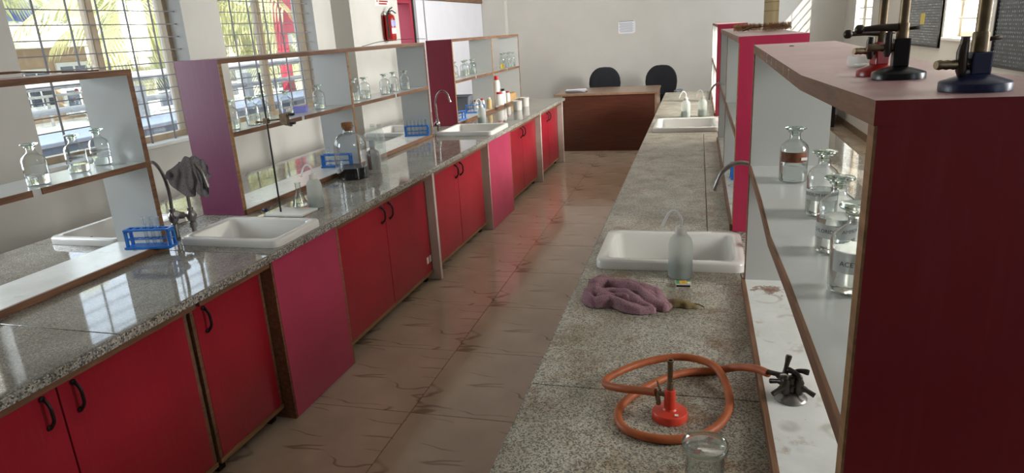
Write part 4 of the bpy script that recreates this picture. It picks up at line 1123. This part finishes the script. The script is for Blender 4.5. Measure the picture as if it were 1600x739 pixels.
# ------------------------------------------------------------------ desk, chairs, end wall
def desk():
    t = thing('teacher_desk', 'brown laminate desk facing the aisle before the end wall', 'desk', (-1.2, 10.3, 0))
    B = lambda n, m, *a: MB().box(*a).build(n, m, t, .003)
    B('front_panel', M['deskw'], -.68, .62, -.50, -.475, .0, .80)
    B('side_panel', M['deskt'], .622, .648, -.505, .42, 0, .80)
    B('side_panel', M['deskw'], -.70, -.675, -.47, .42, 0, .80)
    B('desk_top', M['deskt'], -.82, -.13, -.52, .45, .802, .832)
    B('desk_top', M['deskt'], -.126, .66, -.52, .45, .802, .832)
desk()
def papers():
    t = thing('paper_stack', 'loose white sheets on the brown desk', 'papers', (-1.74, 10.12, .834), .1)
    for k in range(5):
        a = random.uniform(-.35, .35); m = MB().grid(6, 3, lambda u, v: ((u-.5)*.30, (v-.5)*.21, .002+k*.007+.012*(1-(2*v-1)**2)*(.3+.7*u))); m.build('sheet', M['paper'], t, rz=a, recalc=False)
papers()
def office_chair(label, loc, rz):
    t = thing('office_chair', label, 'chair', loc, rz, 'black office chairs behind the desk')
    # backrest facing -y
    def ring(y, s):
        out = []
        for k in range(28):
            a = 2*pi*k/28; x = .235*s*(abs(cos(a))**.6)*(1 if cos(a) > 0 else -1); z = .86+.27*s*(abs(sin(a))**.75)*(1 if sin(a) > 0 else -1)
            if z < .86: x *= .98
            else: x *= 1-.22*((z-.86)/.27)**2
            out.append((x, .20+y+.04*(x/.235)**2*-1, z))
        return out
    MB().loft([ring(.05,.85), ring(.045,.97), ring(.015,1.0), ring(-.01,.97), ring(-.022,.85), ring(-.026,.5)], 0, True).build('backrest', M['fabric'], t)
    MB().loft([rrect(-.24,.24,-.25,.2,.08,z) if e == 0 else rrect(-.24+e,.24-e,-.25+e,.2-e,.08,z) for z, e in ((.43,.02),(.45,0),(.49,0),(.51,.03))], 0, True).build('seat', M['fabric'], t)
    MB().box(-.04,.04,.14,.26,.45,.66).build('back_bar', M['black'], t, .01)
    for s in (-1, 1):
        p = spl([(s*.25,.16,.47),(s*.29,.15,.56),(s*.30,.12,.67),(s*.30,.0,.715),(s*.30,-.14,.71),(s*.29,-.20,.67),(s*.28,-.19,.55),(s*.24,-.12,.46)], 5)
        a = MB().tube(p, .018, 8).build('armrest', M['black'], t)
        MB().loft([rrect(s*.30-.035,s*.30+.035,-.17,.10,.03,z) for z in (.712,.722,.742)], 0, True).build('arm_pad', M['grey'], a)
    MB().lathe([(0,.1),(.03,.1),(.03,.3),(.022,.3),(.022,.43),(0,.43)], 14).build('gas_column', M['iron'], t)
    for k in range(5):
        a = 2*pi*k/5; d = Vector((cos(a), sin(a), 0))
        l = MB().tube([Vector((0,0,.12)), d*.28+Vector((0,0,.075))], [.028,.018], 8).build('leg', M['black'], t)
        MB().lathe([(0,-.018),(.026,-.018),(.03,0),(.026,.018),(0,.018)], 12, T(d*.28+Vector((0,0,.031))), axis='x').build('caster', M['black'], l)
    return t
c0 = office_chair('black office chair behind the middle of the brown desk', (-1.49, 11.35, 0), .05); c0.scale = (1.12, 1.05, .965)
copy_tree(c0, (-.615, 11.27, 0), -.22, 'black office chair at the open end of the desk, one armrest showing')
t = thing('wall_notice', 'white printed sheet taped to the end wall above the chairs', 'notice', (-1.215, YB-.003, 1.70))
MB().box(-.148,.148,-.001,.001,-.105,.105).build('sheet', M['paper'], t)
MB().box(-.145,.12,-.0022,-.001,.096,.103).build('print_line', M['ink'], t)
for k in range(9): MB().box(-.13+.01*(k % 3),.10+.02*(k % 2),-.0018,-.001,.066-.018*k,.071-.018*k).build('print_line', M['grey'], t)
for sx in (-1,1):
    for sz in (-1,1): MB().box(sx*.15-.02,sx*.15+.02,-.0024,-.001,sz*.108-.018,sz*.108+.018).build('tape', plain('tape_%d%d' % (sx,sz), '#c9bea6', .3, var=0), t)

# fire extinguisher and its notice on the pier
def extinguisher():
    t = thing('fire_extinguisher', 'red fire extinguisher hung on the pier between the windows and door', 'extinguisher', LW(-3.69, 7.83, 1.735), TH)
    MB().lathe([(0,0),(.058,0),(.063,.012),(.063,.24),(.055,.275),(.03,.295),(.02,.30),(0,.30)], 28).build('cylinder', M['redp'], t)
    MB().lathe([(0,.298),(.018,.298),(.02,.32),(.016,.335),(0,.335)], 16).build('valve', M['iron'], t)
    m = MB().tube([(0,0,.335),(.0,.02,.352),(.01,.075,.372)], .008, 8); m.tube([(0,0,.33),(.02,.05,.335),(.03,.12,.305)], .007, 8); m.build('squeeze_handle', M['iron'], t)
    m = MB().tube(spl([(0,-.02,.32),(0,-.06,.29),(.01,-.075,.2),(.01,-.075,.02)], 6), .009, 8); m.build('hose', M['iron'], t)
    for (z0, z1, mat) in ((.155,.225,M['lilac']),(.07,.135,M['sticker'])):
        mb = MB()
        for k in range(13):
            a = -.9+.15*k+pi/2; mb.v += [(.0636*sin(a),-.0636*cos(a),z0),(.0636*sin(a),-.0636*cos(a),z1)]
        for k in range(12): mb.face((2*k,2*k+2,2*k+3,2*k+1),0,True)
        mb.build('label_band', mat, t, recalc=False)
    MB().box(-.078,-.06,-.05,.05,.0,.29).build('wall_bracket', M['redp'], t); MB().box(-.06,.04,-.05,.05,-.014,-.001).build('bracket_foot', M['redp'], t)
extinguisher()
t = thing('fire_notice', 'small white notice with red print above the extinguisher', 'sign', LW(-3.768, 7.84, 2.17), TH)
MB().box(-.001,.001,-.19,.19,-.04,.10).build('plate', M['sticker'], t)
for (a, b, z) in ((-.15,-.12,.012),(-.09,.15,.012),(-.10,.12,-.016)): MB().box(.001,.0018,a,b,z-.009,z+.009).build('print_line', M['redp'], t)

# charts on the board wall
def chart(label, y0, y1, z0, z1, mat, yellow=False):
    t = thing('wall_chart', label, 'chart', (XR-.012, (y0+y1)/2, (z0+z1)/2)); a, b = (y1-y0)/2, (z1-z0)/2
    MB().box(-.004,.010,-a,a,-b,b).build('printed_sheet', mat, t)
    for q in ((-a,-a+.022,-b,b),(a-.022,a,-b,b),(-a+.022,a-.022,-b,-b+.022),(-a+.022,a-.022,b-.022,b)): MB().box(-.014,.011,*q).build('frame_bar', M['iron'], t, .002)
    if yellow: MB().box(-.0055,-.004,-.18,-.04,.0-b+.22,-b+.33).build('yellow_note', M['yellow'], t)
chart('black framed printed chart between the two board-wall windows', 7.66, 9.05, 1.35, 2.25, M['chart'], True)
chart('large dark periodic table chart, cut by the picture edge', 3.9, 6.36, 1.26, 2.3, M['chart2'])
def low_cupboard():
    t = thing('low_cupboard', 'dark low cupboard in the corner seen through the close shelf', 'cupboard', (1.83, 11.85, 0))
    MB().box(-.30,.27,-.2,.2,.0,.72).build('carcass', M['dark'], t, .004)
    MB().box(-.31,.28,-.21,.2,.722,.745).build('cupboard_top', M['edge'], t, .003)
low_cupboard()

# ------------------------------------------------------------------ outside the window wall (one floor up)
tag(MB().box(-60, -4.6, -30, 60, -3.6, -3.4).build('ground', M['ground']), kind='structure')
def parapet():
    t = thing('parapet', 'white parapet ledge with grey railing outside the grilled windows', 'parapet', LW(-5.6, 4, 0), TH)
    MB().box(-.45,.28,-6,9,.62,1.02).build('parapet_wall', M['shaded_wash'], t, .01)
    MB().box(-.50,.31,-6,9,1.022,1.07).build('coping', M['coping'], t, .01)
    MB().box(-.40,.20,-6,9,-3.3,.618).build('lower_wall', M['whitewash'], t)
    for k in range(8):
        y = -5.3+1.86*k; MB().box(-.42,-.32,y-.05,y+.05,1.071,1.42).build('post', M['concrete'], t, .004)
    for z, h in ((1.52,.05),(1.27,.03)): MB().tube([(-.37,-6,z),(-.37,9,z)], h, 8).build('rail', M['concrete'], t)
parapet()
def red_post():
    t = thing('red_post', 'red painted post with a red board outside the far grilled window', 'post', LW(-6.35, 9.52, 0), TH)
    MB().box(-.065,.065,-.065,.065,-3.4,3.6).build('shaft', M['redpost'], t, .006)
    MB().box(-.02,.03,.087,.36,1.93,3.3).build('board', M['redpost'], t, .004)
    MB().box(-.03,.03,.087,.25,1.75,1.90).build('bracket', M['concrete'], t, .004)
red_post()
def building(name, label, loc, w, d, h0, h1, mat, roof, wins, rz=TH):
    t = thing(name, label, 'building', loc, rz)
    MB().box(-d,0,-w/2,w/2,h0,h1).build('wall', mat, t)
    MB().box(-d-.5,.75,-w/2-.5,w/2+.6,h1+.002,h1+.38).build('roof_slab', roof, t, .02)
    MB().box(-d-.1,.4,-w/2-.1,w/2+.2,h1+.382,h1+.5).build('roof_upstand', roof, t)
    for (y, z, a, b, n) in wins:
        f = MB().box(-.02,.05,y-a/2-.06,y+a/2+.06,z-.06,z+b+.06).build('window', M['whitewash'], t)
        for k in range(n):
            c = y-a/2+a*(k+.5)/n; e = a/n*.42
            for q in range(2): MB().box(.05,.056,c-e,c+e,z+b*.5*q+.03,z+b*.5*(q+1)-.03).build('pane', M['winglass'], f)
    return t
b1 = building('house', 'cream flat roofed house with white framed windows, seen through the first grilled window', LW(-14, 9.7, 0), 6.6, 7, -3.4, 1.98, M['tanwall'], M['fascia'],
         [(1.75,.75,.85,.75,3),(2.85,.55,.75,1.05,2),(.2,.75,.9,.8,2),(-1.5,.75,.9,.8,2),(1.75,-2.2,.9,1.0,2),(-1,-2.2,.9,1.0,2)])
MB().box(0,1.1,-3.2,3.9,.28,.42).build('balcony_slab', M['whitewash'], b1, .01)
for k in range(9): MB().box(1.02,1.06,-3.1+.85*k,-3.06+.85*k,.42,1.0).build('baluster', M['concrete'], b1)
MB().box(1.01,1.07,-3.2,3.9,1.0,1.05).build('hand_rail', M['concrete'], b1)
building('house', 'pale house far off behind the palms, seen through the second grilled window', LW(-15.5, 20.5, 0), 11, 5, -3.4, 1.5, M['whitewash'], M['fascia'],
         [(-3.5,.2,1.1,.9,3),(-1,.2,1.1,.9,3),(2,.2,1.1,.9,3),(4,.2,1.0,.9,2)])
t = thing('blue_tarpaulin', 'blue sheet stretched on the roof of the cream house', 'tarpaulin', LW(-15.2, 11.6, 2.58), TH)
MB().grid(8, 8, lambda u, v: ((u-.5)*2.2, (v-.5)*2.0, .02+.55*(1-abs(2*v-1))*(.7+.3*u)+.05*sin(9*u+5*v))).build('sheet', plain('blue_tarp', '#5b7cc0', .6), t, recalc=False)
t = thing('potted_plant', 'red flowered pot plant on the balcony of the cream house', 'plant', LW(-13.2, 12.35, .43), TH)
MB().lathe([(0,0),(.13,0),(.18,.3),(.15,.3),(.12,.05),(0,.05)], 14).build('pot', M['redpost'], t)
mb, fb = MB(), MB(); rnd = random.Random(11)
for k in range(160):
    a, e, l = rnd.uniform(0, 6.283), rnd.uniform(.1, 1.3), rnd.uniform(.25, .6); d = Vector((cos(a)*cos(e), sin(a)*cos(e), sin(e))); w = Vector((-sin(a), cos(a), 0))*.04
    p = Vector((0, 0, .28)); i = len(mb.v); mb.v += [T(p), T(p+d*l*.6+w), T(p+d*l), T(p+d*l*.6-w)]; mb.face((i,i+1,i+2,i+3))
    if k % 7 == 0: fb.lathe([(0,-.03),(.05,0),(0,.03)], 6, T(p+d*l))
mb.build('foliage', M['leaf2'], t, recalc=False); fb.build('flowers', M['redpost'], t)

def frond_mesh(L, droop, mat_seed):
    rnd = random.Random(mat_seed); mb = MB(); n = 34; pts = []
    for i in range(n+1):
        s = i/n; pts.append(Vector((L*s*(1-.25*droop*s), 0, L*(.28*s - droop*.75*s*s))))
    mb.tube(pts[::2], [.022*(1-.8*k/17)+.003 for k in range(len(pts[::2]))], 5)
    for i in range(3, n+1):
        s = i/n; p = pts[i]; d = (pts[min(i+1,n)]-pts[i-1]).normalized()
        ll = L*.30*(sin(pi*min(1, s*.85+.12)))**.6*(.85+.3*rnd.random())
        for sd in (-1, 1):
            sw = .55+.35*s
            a = Vector((d.x*sw, sd*.8, d.z*sw-.15)).normalized()
            e = p + a*ll + Vector((0,0,-ll*(.35+.5*rnd.random()*droop)))
            m = p + a*ll*.55 + Vector((0,0,-ll*.06)); w = d*.028
            b = len(mb.v); mb.v += [T(p-w*.6), T(p+w*.6), T(m+w), T(m-w), T(e)]
            mb.face((b,b+1,b+2,b+3)); mb.face((b+3,b+2,b+4))
    return mb.mesh('frond', M['leaf'], recalc=False)
FR = [frond_mesh(2.7, .75, 1), frond_mesh(2.5, 1.05, 2), frond_mesh(2.3, .5, 3)]
def palm(label, x, y, crown, n=14, lean=.0, k=1.0):
    gx, gy, _ = LW(x, y); t = thing('coconut_palm', label, 'palm tree', (gx, gy, -3.4), random.uniform(0, 6), 'coconut palms outside the windows')
    H = crown+3.4; P = spl([(-lean*H,0,0),(-lean*H*.4,.05,H*.5),(0,0,H)], 6)
    MB().tube(P, [.17-.05*i/len(P) for i in range(len(P))], 10).build('trunk', M['trunk'], t)
    for i in range(n):
        o = bpy.data.objects.new('frond', FR[i % 3]); COL.objects.link(o); o.parent = t
        o.location = (0, 0, H); o.scale = (k*random.uniform(.9,1.1),)*3
        o.rotation_euler = (random.uniform(-.2,.2), random.uniform(-.75,.35), i*2.399+random.uniform(-.2,.2))
for p in (('coconut palm filling the upper half of the first grilled window', -10.2, 12.0, 2.45), ('coconut palm just behind the mullion of the first window', -8.4, 9.9, 2.45),
          ('coconut palm at the camera side of the first window', -12.0, 7.9, 3.0), ('coconut palm before the second grilled window', -8.6, 12.9, 2.4),
          ('taller coconut palm behind the red post', -10.5, 17.2, 2.7), ('coconut palm in the doorway view', -8.2, 18.7, 2.5),
          ('coconut palm far back between the houses', -13.5, 15.5, 2.6), ('coconut palm beyond the doorway one', -11, 24.5, 3.0)):
    palm(*p)
def bush_mass():
    """dense greenery along the far boundary: thousands of leaves, one object"""
    mb = MB(); rnd = random.Random(5)
    for k in range(5200):
        y = rnd.uniform(3, 48); x = -24+rnd.gauss(0,1.2) + .12*(y-20); z = -3.4+rnd.random()**.7*(8.2+1.2*sin(y*.8)+.8*sin(y*2.1))
        a = rnd.uniform(0, 6.28); s = rnd.uniform(.25,.55); u = Vector((cos(a)*.4, sin(a), rnd.uniform(-.6,.6)))*s; v = Vector((rnd.uniform(-.3,.3), rnd.uniform(-.3,.3), .8))*s*.5
        c = Vector((x, y, z)); b = len(mb.v); mb.v += [T(c-u), T(c-v), T(c+u), T(c+v)]; mb.face((b,b+1,b+2,b+3))
    o = mb.build('tree_foliage', M['leaf2'], recalc=False); tag(o, 'dense green trees along the boundary behind the houses', 'trees', kind='stuff')
bush_mass()
